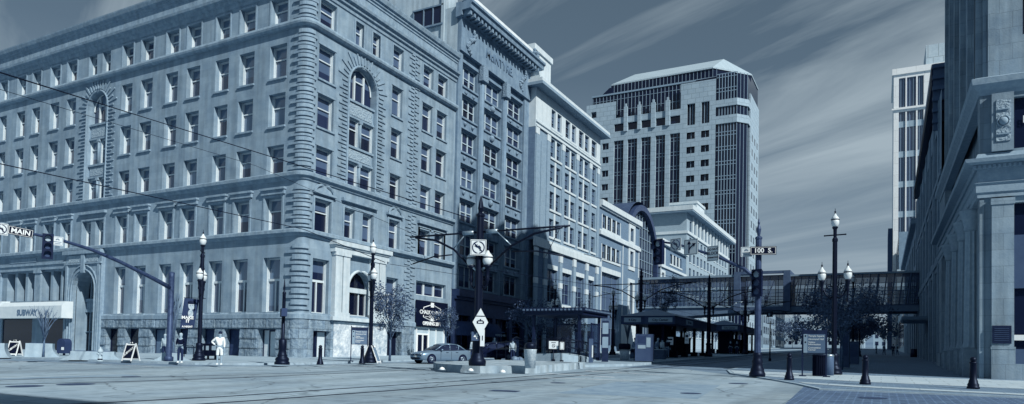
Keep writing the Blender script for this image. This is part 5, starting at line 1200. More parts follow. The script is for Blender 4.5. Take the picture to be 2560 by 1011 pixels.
# signs on the near tram pole
A_=oaL
noleft('white no left turn sign high on the near tram pole',.74,onY(1196,619,A_.y-.35),R_(30))
t=plate('white diamond tram warning sign on the near tram pole',.72,1.3,onY(1201,806,A_.y-.5),R_(30),shape='diamond'); b=MB(); b.box(-.17,.17,-.01,-.001,-.07,.05); b.box(-.12,.12,-.012,-.001,.06,.09); b.box(-.03,.03,-.012,-.001,.09,.15); b.box(-.22,.22,-.01,-.001,.26,.30); b.build('tram_symbol',INK,t)
b=MB(); b.box(-.1,.1,-.013,-.0101,-.03,.03); b.build('tram_window',SIGNW,t)
t=plate('small square plate with white number 4 on the near tram pole',.42,.42,onY(1190,841,A_.y-.45),R_(30),m=mat('sign grey blue',.10)); txt('4',.4,WHITE,'lettering',t,(0,-.006,0),(R_(90),0,0),.003,bold=.01)
t=plate('narrow white notice strip beside the number 4 plate',.2,.78,onY(1206,845,A_.y-.4),R_(30)); b=MB(); b.box(-.02,.02,-.01,-.001,-.12,.1); b.build('symbol',INK,t)
# pedestrian pole near corner
t=lthing('pedestrian_signal_pole','dark ornate pole with two pedestrian signal boxes in front of the rounded corner','signal pole'); b=MB(); b.lathe(base_prof(1.15,1.4)+[(.1,1.45),(.09,3.9),(.11,3.95),(.04,4.05),(.06,4.2),(.05,4.35),(.01,4.75)],n=14); b.build('pole',DARK,t)
for s in (-1,1): b=MB(); b.box(s*.4-.2,s*.4+.2,-.15,.15,2.65,3.08); b.build('signal_box',mat('signal box',.06,rough=.5),t)
b=MB(); b.tube([(-.42,0,3.15),(.42,0,3.15)],.03,6); b.tube([(-.42,0,2.6),(.42,0,2.6)],.03,6); b.build('bracket',DARK,t); place(t,onG(705,912,.13),R_(-40),copy=False)
# bollards
def bollard(lab):
    t=lthing('bollard',lab,'bollard','dark round topped bollards'); b=MB(); b.lathe([(.205,0),(.205,.06),(.18,.09),(.19,.15),(.155,.2),(.14,.3),(.115,.34),(.108,.9),(.125,.92),(.12,.96),(.06,.98)],n=16); b.build('shaft',DARK,t); b=MB(); b.ball((0,0,1.05),.105,14); b.build('ball_top',DARK,t); return t
b0=bollard('dark bollard between the signal pole and the wayfinding sign'); place(b0,onG(1973,950,.068),0,copy=False)
place(b0,onG(2163,961,.068),0,'dark bollard at the middle of the pale crossing band'); place(b0,onG(2433,972,.068),0,'dark bollard in front of the bank building, the right hand one'); place(b0,onG(800,912,.13),0,'dark bollard before the white basement door of the corner building',s=.95); place(b0,onG(905,910,.13),0,'dark bollard inside the legs of the white sandwich board',s=.95)
# ================================================================ STREET FURNITURE
def dep_(p): return -(RM.transposed()@(Vector(p)-EYE)).z
def sandwich(lab,loc,rz,word):
    t=lthing('sandwich_board',lab,'sandwich board','folding pavement boards')
    for s in (-1,1):
        sk=lambda x,y,z,s=s:(x,s*(.32-y)-(s*(.3)*z/1.05),z)
        f=MB(sk); f.box(-.4,-.33,0,.04,0,1.05).box(.33,.4,0,.04,0,1.05).box(-.33,.33,0,.04,.08,.16).box(-.33,.33,0,.04,.93,1.0); f.build('frame',WHITE,t)
        f=MB(sk); f.box(-.33,.33,.012,.03,.16,.93); pn=f.build('panel',NAVY,t)
    o=txt(word,.2,WHITE,'lettering',t,(0,-.18,.55),(R_(90),R_(-42),0),.004,bold=.006); o.rotation_euler=Matrix.Rotation(R_(74),3,'X').to_4x4().to_euler(); 
    o.rotation_euler=(Matrix.Rotation(R_(74),3,'X')@Matrix.Rotation(R_(40),3,'Z')).to_euler()
    b=MB(); b.tube([(-.1,0,1.04),(-.08,0,1.1),(.08,0,1.1),(.1,0,1.04)],.02,6); b.build('handle',WHITE,t)
    place(t,loc,rz,copy=False); return t
sandwich('white framed sandwich board with slanted word, in front of the low concrete planters',onG(327,903,.13),R_(6),'SUBWAY')
sandwich('smaller white framed sandwich board in front of the awning shop at far left',onG(36,890,.13),R_(22),'SUBWAY')
t=lthing('sandwich_board','white edged sandwich board seen from the side behind a bollard at the corner','sandwich board','folding pavement boards')
for s in (-1,1):
    sk=lambda x,y,z,s=s:(s*(.5-.42*z/1.08)+y*s,x,z)
    f=MB(sk); f.box(-.33,-.27,0,.04,0,1.08).box(.27,.33,0,.04,0,1.08).box(-.27,.27,0,.04,.98,1.08).box(-.27,.27,0,.04,.06,.12); f.build('frame',WHITE,t)
    f=MB(sk); f.box(-.27,.27,.01,.03,.12,.98); f.build('panel',mat('faded board face',.2),t)
g=onG(905,908,.13); place(t,(g.x+.3,g.y+.5,g.z),R_(20),copy=False)
def barrier(lab,px0,px1,py,h,th=1.3,fl=(.9,.9)):
    a=onG(px0,py,.13); b=onG(px1,py,.13); Ln=(b-a).length; t=lthing('concrete_barrier',lab,'planter','low concrete planters with flared ends')
    P=[(0,0),(Ln,0)]+[(Ln-fl[1]*(1-(1-k/5)**2),h*.75*k/5) for k in range(1,6)]+[(Ln-fl[1],h),(fl[0],h)]+[(fl[0]*(1-(k/5)**2),h*.75*(1-k/5)) for k in range(0,5)]
    q=MB(); q.prism(P,0,th,'y'); q.build('body',CONC,t); q=MB(); q.box(fl[0]+.2,Ln-fl[1]-.2,.2,th-.2,h,h+.03); q.build('soil',mat('planter soil',.08),t)
    place(t,a,math.atan2(b.y-a.y,b.x-a.x),copy=False); t.location.z=gz(a.y)+.1; return t,a,b,h
barrier('tall concrete planter with flared end in front of the awning shop',60,152,893,.95,1.4,(.05,.5))
barrier('long low concrete planter behind the hydrant',146,312,899,.55,1.2,(.6,.6))
barrier('concrete planter with sloped end at the feet of the two standing men',370,487,902,.52,1.3,(.7,.7))
barrier('concrete planter at the left edge of the photo',-60,24,893,.95,1.4,(.05,.3))
t=lthing('fire_hydrant','pale fire hydrant in front of the low concrete planter','hydrant'); q=MB(); q.lathe([(.17,0),(.17,.06),(.11,.08),(.11,.5),(.15,.53),(.15,.58),(.12,.66),(.05,.74),(.04,.8),(.01,.82)],n=12); q.build('body',mat('hydrant pale paint',.5,rough=.5),t)
for r_ in ((.14,0),(-.14,0),(0,-.14)): q=MB(); q.tube([(0,0,.42),(r_[0]*1.3,r_[1]*1.3,.42)],.055,8); q.build('nozzle',mat('hydrant pale paint',.5),t)
q=MB(); q.lathe([(.13,0),(.13,.16)],n=10); q.build('dark_collar',DARK,t); place(t,onG(250,904,.13),0,copy=False)
t=lthing('mailbox','round topped dark mail box between the awning and the arched portal','mailbox'); q=MB(); q.prism([(-.35,.15),(.35,.15),(.35,.9)]+[(.35*math.cos(a),.9+.33*math.sin(a)) for a in [math.pi*k/8 for k in range(1,8)]]+[(-.35,.9)],-.3,.3,'y'); q.build('body',mat('dark blue paint',.05,rough=.5),t)
q=MB(); 
for x in (-.32,.26): q.box(x,x+.06,-.28,-.2,0,.15).box(x,x+.06,.2,.28,0,.15)
q.build('feet',DARK,t); q=MB(); q.box(.05,.28,-.31,-.301,.4,.6); q.build('notice',SIGNW,t); g=onG(160,889,.13); place(t,g,R_(15),copy=False)
for i,(px,lab) in enumerate(((507,'black newspaper box nearest the left lamp base'),(520,'newspaper box with a front page in its window, second from the left lamp'),(538,'newspaper box just left of the man in white'))):
    t=lthing('newspaper_box',lab,'newspaper box','newspaper boxes in a row'); q=MB(); q.box(-.22,.22,-.2,.2,.25,.95); q.box(-.22,.22,-.12,.2,.95,1.05); q.box(-.05,.05,-.05,.05,.08,.25); q.box(-.2,.2,-.2,.2,0,.08); q.build('body',DARK,t)
    q=MB(); q.box(-.15,.15,-.21,-.201,.62,.9); q.build('window',mat('newsprint behind plastic',[.35,.12,.3][i]),t); place(t,onG(px,900,.13),R_(20),copy=False)
t=lthing('bicycle_rack','low dark tubular rack beside the man in the black coat','bicycle rack'); q=MB(); q.tube([(-.35,0,0),(-.35,0,.75),(-.25,0,.85),(.25,0,.85),(.35,0,.75),(.35,0,0)],.03,8); q.build('rail',DARK,t); g=onG(472,893,.13); place(t,g,R_(25),copy=False)
# wayfinding signs
def wayfind(lab,loc,rz,s=1,words=True):
    t=lthing('wayfinding_sign',lab,'direction sign','pavement wayfinding signs')
    for x in (-.55,.5): q=MB(); q.box(x,x+.06,-.03,.03,0,2.3); q.box(x-.1,x+.2,-.12,.12,0,.05); q.build('post',DMET,t)
    q=MB(); q.box(-.49,.5,-.04,.02,1.1,2.22); q.build('board',DMET,t)
    q=MB(); q.box(-.47,.48,-.05,-.041,1.13,2.02); f_=q.build('face',mat('sign face blue grey',.15,rough=.5,var=.05),t)
    q=MB(); q.box(-.47,-.3,-.056,-.051,1.13,2.02); q.build('strip',mat('sign pale strip',.32),t)
    for i,(s_,z) in enumerate((('Temple Square',1.93),('Abravanel Hall',1.78),('Visitor',1.63),('Information',1.53),('Convention',1.37),('Center',1.27))):
        txt(s_,.115,mat('sign white letters',.7),'lettering',t,(-.26,-.056,z),(R_(90),0,0),.002,align='LEFT',bold=.002)
    for z in (1.93,1.63): q=MB(); q.prism([(-.385+.04*math.cos(a),z+.04*math.sin(a)) for a in [2*math.pi*k/10 for k in range(10)]],-.06,-.057,'y'); q.build('symbol',NAVY,t)
    place(t,loc,rz,copy=False); return t
g=onG(2035,942,.068); wayfind('wayfinding sign listing four destinations beside the bins on the right pavement',g,R_(-2))
g=onG(897,904,.13); wayfind('wayfinding sign in front of the white entrance of the corner building',g,R_(42))
t=lthing('slatted_bin','black slatted litter bin behind the right wayfinding sign','litter bin'); q=MB()
for k in range(20): a=2*math.pi*k/20; q.box(.3*math.cos(a)-.025,.3*math.cos(a)+.025,.3*math.sin(a)-.025,.3*math.sin(a)+.025,.03,1.0)
q.lathe([(.32,0),(.32,.06)],n=20); q.lathe([(.33,.98),(.33,1.04),(.22,1.06)],n=20); q.build('slats',BLACK,t); q=MB(); q.lathe([(.24,.05),(.24,.95)],n=16); q.build('liner',BLACK,t); place(t,onG(2049,941,.06),0,copy=False)
t=lthing('steel_bin','grey steel litter bin beside the tall right lamp','litter bin'); q=MB(); q.lathe([(.27,0),(.27,.92),(.25,.96)],n=18); q.build('drum',mat('brushed bin steel',.12,rough=.35,spec=.5),t); q=MB(); q.lathe([(.28,.93),(.28,1.02),(.2,1.06)],n=18); q.build('lid',STEEL,t); place(t,onG(2070,939,.06),0,copy=False)
for px,py,w_,h_,lab in ((2112,921,.55,2.35,'tall plain dark cabinet standing right of the street tree'),(2132,912,.85,1.75,'broad dark vending cabinet behind the plain cabinet')):
    t=lthing('pavement_cabinet',lab,'cabinet'); q=MB(); q.box(-w_/2,w_/2,-.25,.25,.05,h_); q.box(-w_/2-.04,w_/2+.04,-.29,.29,h_,h_+.05); q.build('body',mat('cabinet metal',.10,rough=.5),t); q=MB(); q.box(-w_/2+.08,w_/2-.08,-.26,-.25,h_*.35,h_*.9); q.build('door',mat('cabinet door',.07,rough=.4),t); place(t,onG(px,py,.06),R_(-4),copy=False)
t=lthing('litter_bin','dark round bin on the far right pavement near the bank','litter bin'); q=MB(); q.lathe([(.4,0),(.42,1.0),(.3,1.1)],n=14); q.build('drum',DMET,t); q=MB(); q.lathe([(.43,1.0),(.43,1.06)],n=14); q.build('rim',DARK,t); place(t,onG(2284,893,.06),0,copy=False)
# island
IS=mat('stained island concrete',.46,var=.25,scale=1.2,bump=.5,bscale=12,streak=.35)
isl=lthing('traffic_island','stained concrete island wall with rounded end carrying the near tram pole','traffic island')
P0=[onG(1335,935,0),onG(1200,934,0),onG(1130,931,0),onG(1090,927,0),onG(1083,922,0)]
pts=[(p.x,p.y) for p in P0]+[(-21.6,34.0),(-21.4,38.5),(-15.5,38.5)]
q=MB(); A=[q.P(x,y,gz(y)) for x,y in pts]; B=[q.P(x,y,gz(y)+.38) for x,y in pts]; q.f.append(B); q.sm.append(False)
for i in range(len(pts)): j=(i+1)%len(pts); q.f.append([A[i],A[j],B[j],B[i]]); q.sm.append(False)
q.build('body',IS,isl)
for i,(px,lab) in enumerate(((1100,'white reflector dome at the rounded left end of the island'),(1172,'white reflector dome on the island just left of the tram pole'),(1252,'white reflector dome on the island right of the tram pole'))):
    t=lthing('reflector_dome',lab,'reflector','white reflector domes along the island'); q=MB(); q.lathe([(.11,0),(.11,.05),(.08,.09),(.02,.12)],n=12); q.build('cap',WHITE,t); q=MB(); q.lathe([(.16,-.0),(.16,.015)],n=12); q.build('ring',CONC,t); g=onG(px,918+ (px-1100)*.045,.5); place(t,(g.x,g.y+.15,gz(g.y)+.38),0,copy=False)
# station platform
PK=[(-14.6,44.5),(-14.7,52),(-14.8,300)]; PW=[(-20.9,300),(-20.9,47),(-20.4,44.5),(-17.6,40.2)]
walkslab('tram_platform',[(-16.2,39.8)]+PK+PW,mat('platform concrete',.36,var=.12,scale=.8,brick=(1.2,1.2,.012,.93,1)),h=.17)
rm=lthing('access_ramp','pale curved concrete access ramp at the south end of the tram platform','ramp')
ra=onG(1478,912,.0); rb_=onG(1345,906,.0); 
q=MB(); base=[(-19.6,39.5),(-16.1,41.6),(-16.0,43.0),(-19.2,43.6),(-21.0,43.2),(-22.0,41.2)]; base=[(onG(*p,0).x,onG(*p,0).y) for p in ((1338,912),(1400,914),(1445,914),(1482,909))]
top=[.72,.82,.62,.12]
for i in range(3):
    (x0,y0),(x1,y1)=base[i],base[i+1]; h0,h1=top[i],top[i+1]
    vv=[(x0,y0,gz(y0)),(x1,y1,gz(y1)),(x1,y1,gz(y1)+h1),(x0,y0,gz(y0)+h0)]; ww=[(x-.4,y+2.4,z+(.0)) for x,y,z in vv]
    q.face(vv); q.face(ww); q.face([vv[3],vv[2],ww[2],ww[3]]); q.face([vv[0],vv[3],ww[3],ww[0]]); q.face([vv[1],vv[2],ww[2],ww[1]])
q.build('body',CONC,rm)
rl=MB()
for i in range(3):
    (x0,y0),(x1,y1)=base[i],base[i+1]
    for h_ in (.45,1.0): rl.tube([(x0,y0+.1,gz(y0)+top[i]+h_),(x1,y1+.1,gz(y1)+top[i+1]+h_)],.025,6)
    for t_ in (0,.5,1): x=x0+(x1-x0)*t_; y=y0+(y1-y0)*t_+.1; z=gz(y)+top[i]+(top[i+1]-top[i])*t_; rl.tube([(x,y,z),(x,y,z+1.0)],.028,6)
    for h_ in (.45,1.0): rl.tube([(x0-.4,y0+2.3,gz(y0)+top[i]+h_),(x1-.4,y1+2.3,gz(y1)+top[i+1]+h_)],.025,6)
    for k in range(9):
        t_=k/8; x=x0+(x1-x0)*t_-.4; y=y0+(y1-y0)*t_+2.3; z=gz(y)+top[i]+(top[i+1]-top[i])*t_; rl.tube([(x,y,z),(x,y,z+1.0)],.014,5)
rl.build('handrail',DARK,rm)
x0,y0=base[0]
ra_=MB()
for h_ in (.5,1.0): ra_.tube([(x0-.1,y0+.1,gz(y0)+.7+h_),(x0-4.2,y0+2.0,gz(y0)+.5+h_)],.025,6)
for k in range(5): ra_.tube([(x0-.1-k*1.0,y0+.1+k*.47,gz(y0)),(x0-.1-k*1.0,y0+.1+k*.47,gz(y0)+1.65)],.025,6)
ra_.build('handrail',DARK,rm)
for px,py,lab,w_,h_ in ((1384,863,'white no pedestrian crossing notice on the ramp railing',.62,.52),(1405,865,'pale small notice right of the ramp notice with the ring',.28,.5)):
    p=onY(px,py,y0-.15); t=plate(lab,w_,h_,p,R_(25),border=INK if w_<.5 else None)
    if w_>.5: b=MB(); b.tube([(.1*math.cos(a),-.006,-.05+.1*math.sin(a)) for a in [2*math.pi*k/14 for k in range(15)]],.014,4,sm=False); b.tube([(-.07,-.006,.02),(.07,-.006,-.12)],.012,4,sm=False); b.box(-.15,.15,-.01,-.001,.14,.18); b.build('prohibition_ring',INK,t)
    b=MB(); b.tube([(0,.02,-h_/2),(0,.02,-1.35)],.03,6); b.box(-.12,.12,.0,.06,-1.35,-.95); b.build('post',DARK,t)
t=lthing('litter_bin','pale stone litter bin with dark lid at the end of the island','litter bin'); q=MB(); q.lathe([(.25,0),(.3,.85),(.32,.9)],n=16); q.build('drum',mat('shiny bin cladding',.5,rough=.3,var=.35,scale=8,spec=.5),t); q=MB(); q.lathe([(.27,.9),(.28,1.1),(.22,1.2),(.08,1.24)],n=16); q.build('lid',DARK,t); place(t,onG(1325,921,.3),0,copy=False)
t=lthing('rubbish_bag','crumpled pale bag heaped beside the bin at the island','bag'); q=MB(); random.seed(9); 
for i in range(7): q.ball((random.uniform(-.35,.35),random.uniform(-.2,.2),.15+random.uniform(0,.12)),random.uniform(.14,.24),8)
q.build('heap',mat('crumpled plastic',.2,rough=.4,var=.5,scale=6,bump=1),t); t['kind']='' ; del t['kind']; place(t,onG(1296,908,.13),0,copy=False)
t=lthing('fare_post','dark square post with small cap left of the ramp railing','post'); q=MB(); q.box(-.2,.2,-.2,.2,0,1.55); q.build('shaft',mat('grey post',.10),t); q=MB(); q.lathe([(.33,1.55),(.33,1.65),(.05,1.8)],n=4); q.build('cap',DMET,t); place(t,onG(1290,900,.13),R_(20),copy=False)
def shelter(lab,X0,X1,Y0,Y1,h,gname,roofm=None,front=True):
    zb=gz(Y0)+.24; t=thing('tram_shelter',lab,'shelter',(X0,Y0,zb),0,'tram stop shelters')
    q=MB(); q.box(X0-.5,X1+.5,Y0-.5,Y1+.5,zb+h,zb+h+.22); q.box(X0-.65,X1+.65,Y0-.65,Y1+.65,zb+h+.22,zb+h+.5); q.build('roof',DMET,t)
    q=MB()
    k=0; y=Y0-.6
    while y<Y1+.6: q.box(X1+.66,X1+.72,y,y+.14,zb+h+.3,zb+h+.42); y+=.3
    x=X0-.6
    while x<X1+.6: q.box(x,x+.14,Y0-.72,Y0-.66,zb+h+.3,zb+h+.42); x+=.3
    q.build('roof_dentils',mat('pale shelter trim',.16),t)
    n=max(2,int((Y1-Y0)/3.0)+1)
    for i in range(n):
        y=Y0+(Y1-Y0)*i/(n-1)
        for x in (X0,X1): q=MB(); q.box(x-.09,x+.09,y-.09,y+.09,zb,zb+h); q.box(x-.14,x+.14,y-.14,y+.14,zb,zb+.3); q.build('post',DMET,t)
    return t,zb
t,zb=shelter('front tram shelter with dentilled dark roof behind the ramp',-22.6,-19.0,46.0,49.9,3.25,None)
for y0_,y1_ in ((48.2,49.8),):
    q=MB(); q.box(-18.98,-18.94,y0_,y1_,zb+.3,zb+2.7); q.box(-22.5,-19.1,49.86,49.9,zb+.3,zb+2.7); q.build('glass_panel',SHG,t)
    q=MB()
    for z in (.25,1.3,2.7): q.box(-18.99,-18.92,y0_,y1_,zb+z,zb+z+.08); q.box(-22.5,-19.1,49.84,49.92,zb+z,zb+z+.08)
    for y in (y0_,y1_): q.box(-19.0,-18.92,y-.04,y+.04,zb,zb+2.8)
    q.build('panel_frame',DMET,t)
t=lthing('info_totem','dark slim totem with two pale timetable panels right of the front shelter','timetable'); q=MB(); q.box(-.22,.22,-.06,.06,0,2.8); q.build('body',DMET,t)
for z in (1.9,.95): q=MB(); q.box(-.2,.2,-.075,-.061,z,z+.75); q.build('panel',mat('timetable paper',.3),t)
place(t,onG(1512,905,.24),R_(25),copy=False)
t=lthing('card_reader','short slanted grey card reader post with a white strip','card reader'); q=MB(); q.box(-.14,.14,-.12,.12,0,1.25); q.prism([(-.12,1.25),(.12,1.25),(.12,1.42),(-.12,1.6)],-.14,.14,'x'); q.build('body',mat('grey post',.10),t); q=MB(); q.box(.06,.14,-.14,-.121,.35,1.15); q.build('strip',SIGNW,t); place(t,onG(1477,907,.2),R_(20),copy=False)
def canopy(lab,X0,X1,Y0,Y1,h,signs):
    zb=gz(Y0)+.24; t=thing('station_canopy',lab,'shelter',(X0,Y0,zb),0,'long dark station canopies'); e=.9
    q=MB(); q.box(X0-e,X1+e,Y0-e,Y1+e,zb+h,zb+h+.75); q.build('fascia',mat('dark canopy fascia',.06,rough=.5,var=.3),t)
    q=MB(); A=[(X0-e-.1,Y0-e-.1,zb+h+.75),(X1+e+.1,Y0-e-.1,zb+h+.75),(X1+e+.1,Y1+e+.1,zb+h+.75),(X0-e-.1,Y1+e+.1,zb+h+.75)]; cx=(X0+X1)/2; r0=(cx,Y0+1.5,zb+h+1.5); r1_=(cx,Y1-1.5,zb+h+1.5)
    q.face([A[0],A[1],r0]); q.face([A[1],A[2],r1_,r0]); q.face([A[2],A[3],r1_]); q.face([A[3],A[0],r0,r1_]); q.build('roof',mat('canopy roof metal',.16,rough=.5),t)
    n=int((Y1-Y0)/4)+1
    for i in range(n):
        y=Y0+(Y1-Y0)*i/(n-1)
        for x in (X0+.4,X1-.4): q=MB(); q.box(x-.13,x+.13,y-.13,y+.13,zb,zb+h); q.box(x-.3,x+.3,y-.3,y+.3,zb,zb+.6); q.build('column',BLACK,t)
    q=MB(); q.box(cx-.8,cx+.8,Y0+2,Y0+4.4,zb,zb+h); q.box(cx-.1,cx+.1,Y0+5,Y1-1,zb+.4,zb+2.2); q.build('kiosk_core',BLACK,t)
    for (u,k,s,w_) in signs:
        if k=='S': q=MB(); q.box(u-w_/2,u+w_/2,Y0-e-.03,Y0-e-.002,zb+h+.18,zb+h+.6); so=q.build('name_sign',mat('pale sign panel',.35),t); txt(s,.3,INK,'lettering',t,(u,Y0-e-.04,zb+h+.38),ROT['S'],.004,bold=.005)
        else: q=MB(); q.box(X1+e+.002,X1+e+.03,u-w_/2,u+w_/2,zb+h+.15,zb+h+.6); q.build('name_sign',mat('pale sign panel',.3),t); txt(s,.3,INK,'lettering',t,(X1+e+.04,u,zb+h+.38),ROT['E'],.004,bold=.005)
    return t
canopy('long station canopy with hipped roof and pale name signs behind the waiting people',-20.4,-17.2,62.5,78.6,3.0,((-20.2,'S','EXIT' if 0 else '4 City',1.6),(-17.6,'S','City Center',2.2),(67.0,'E','City Center',2.6)))
canopy('smaller far station canopy beyond the skybridge poles',-20.4,-17.2,95,112,3.0,((-17.6,'S','City Center',2.0),))
t=lthing('low_planter','dark brick planter wall left of the waiting people','planter'); q=MB(); q.box(-1.4,1.4,-.4,.4,0,.75); q.build('body',mat('dark planter brick',.12,brick=(.4,.12,.02,.8)),t); q=MB(); q.box(-1.45,1.45,-.45,.45,.75,.83); q.build('coping',CONC,t); place(t,onG(1620,898,.24),0,copy=False)
t=lthing('ticket_machine','pale boxy ticket machine beside the woman with the light jacket','ticket machine'); q=MB(); q.box(-.65,.65,-.35,.35,0,1.95); q.build('body',mat('machine metal',.08,rough=.6),t)
q=MB(); q.box(-.45,.1,-.37,-.351,1.3,1.8); q.build('screen',mat('dim screen',.06,rough=.2),t); q=MB(); q.box(.15,.45,-.37,-.351,1.0,1.7); q.box(-.45,.1,-.37,-.351,.9,1.15); q.build('notice',mat('faded paper',.35),t); place(t,onG(1611,903,.24),R_(12),copy=False)
t=lthing('litter_bin','round bin with black lid between the totem and the ticket machine','litter bin'); q=MB(); q.lathe([(.36,0),(.4,.9)],n=14); q.build('drum',mat('shiny bin cladding',.5),t); q=MB(); q.lathe([(.46,.9),(.48,1.25),(.4,1.35)],n=14); q.build('lid',BLACK,t); place(t,onG(1561,902,.13),0,copy=False)
for px,py,z,lab,wd,hh_ in ((1676,853,0,'white poster on the dark kiosk under the long canopy',.5,.7),(1717,846,0,'narrow white poster on a canopy column',.35,.95),(1610,865,0,'x',0,0)):
    if wd: t=plate(lab,wd,hh_,onY(px,py,61.3),0,name='poster',cat='poster'); b=MB(); b.box(-wd*.35,wd*.35,-.01,-.001,hh_*.1,hh_*.3); b.box(-wd*.35,wd*.2,-.01,-.001,-hh_*.2,-hh_*.15); b.build('print',INK,t)
# ================================================================ WIRES
def wire(lab,pts,r,sag=.0):
    q=MB(); P=[Vector(p) for p in pts]; out_=[]
    for a,b in zip(P,P[1:]):
        for k in range(8): t=k/8; out_.append(a.lerp(b,t)-Vector((0,0,sag*4*t*(1-t))))
    out_.append(P[-1]); q.tube(out_,r,5); q2=q.build('overhead_wire',BLACK); tag(q2,lab,'wire','overhead tram wires'); return q2
zt=oaL.z+336*K
wire('uppermost dark overhead wire crossing the left facade to the near tram pole',[onY(-60,163,9.0),onY(380,300,22),(oaL.x-.6,oaL.y,zt+.7)],.022,.0)
wire('thin overhead wire just under the uppermost one on the left facade',[onY(-60,206,11),onY(640,415,26),(oaL.x-3.5,oaL.y,zt)],.010)
wire('lowest dark overhead wire crossing the left facade in front of the string course',[onY(-60,397,11),onY(760,574,26),(oaL.x-5.6,oaL.y,zt-1.2)],.018)
for x,lab in ((oaL.x+5.3,'overhead contact wire above the right tram track'),(oaL.x-5.3,'overhead contact wire above the left tram track')):
    wire(lab,[(x,oaL.y,zt-1.3),(x+ (1.5 if x>-20 else -1),80,zt-.6+.8),(x,110,zt),(x,160,zt+1)],.012)
wire('slanting stay wire running right from the near tram pole',[(oaL.x,oaL.y,zt-1.7),(oaL.x+7,60,zt-1.6),(-25.2,80,9.3)],.012)
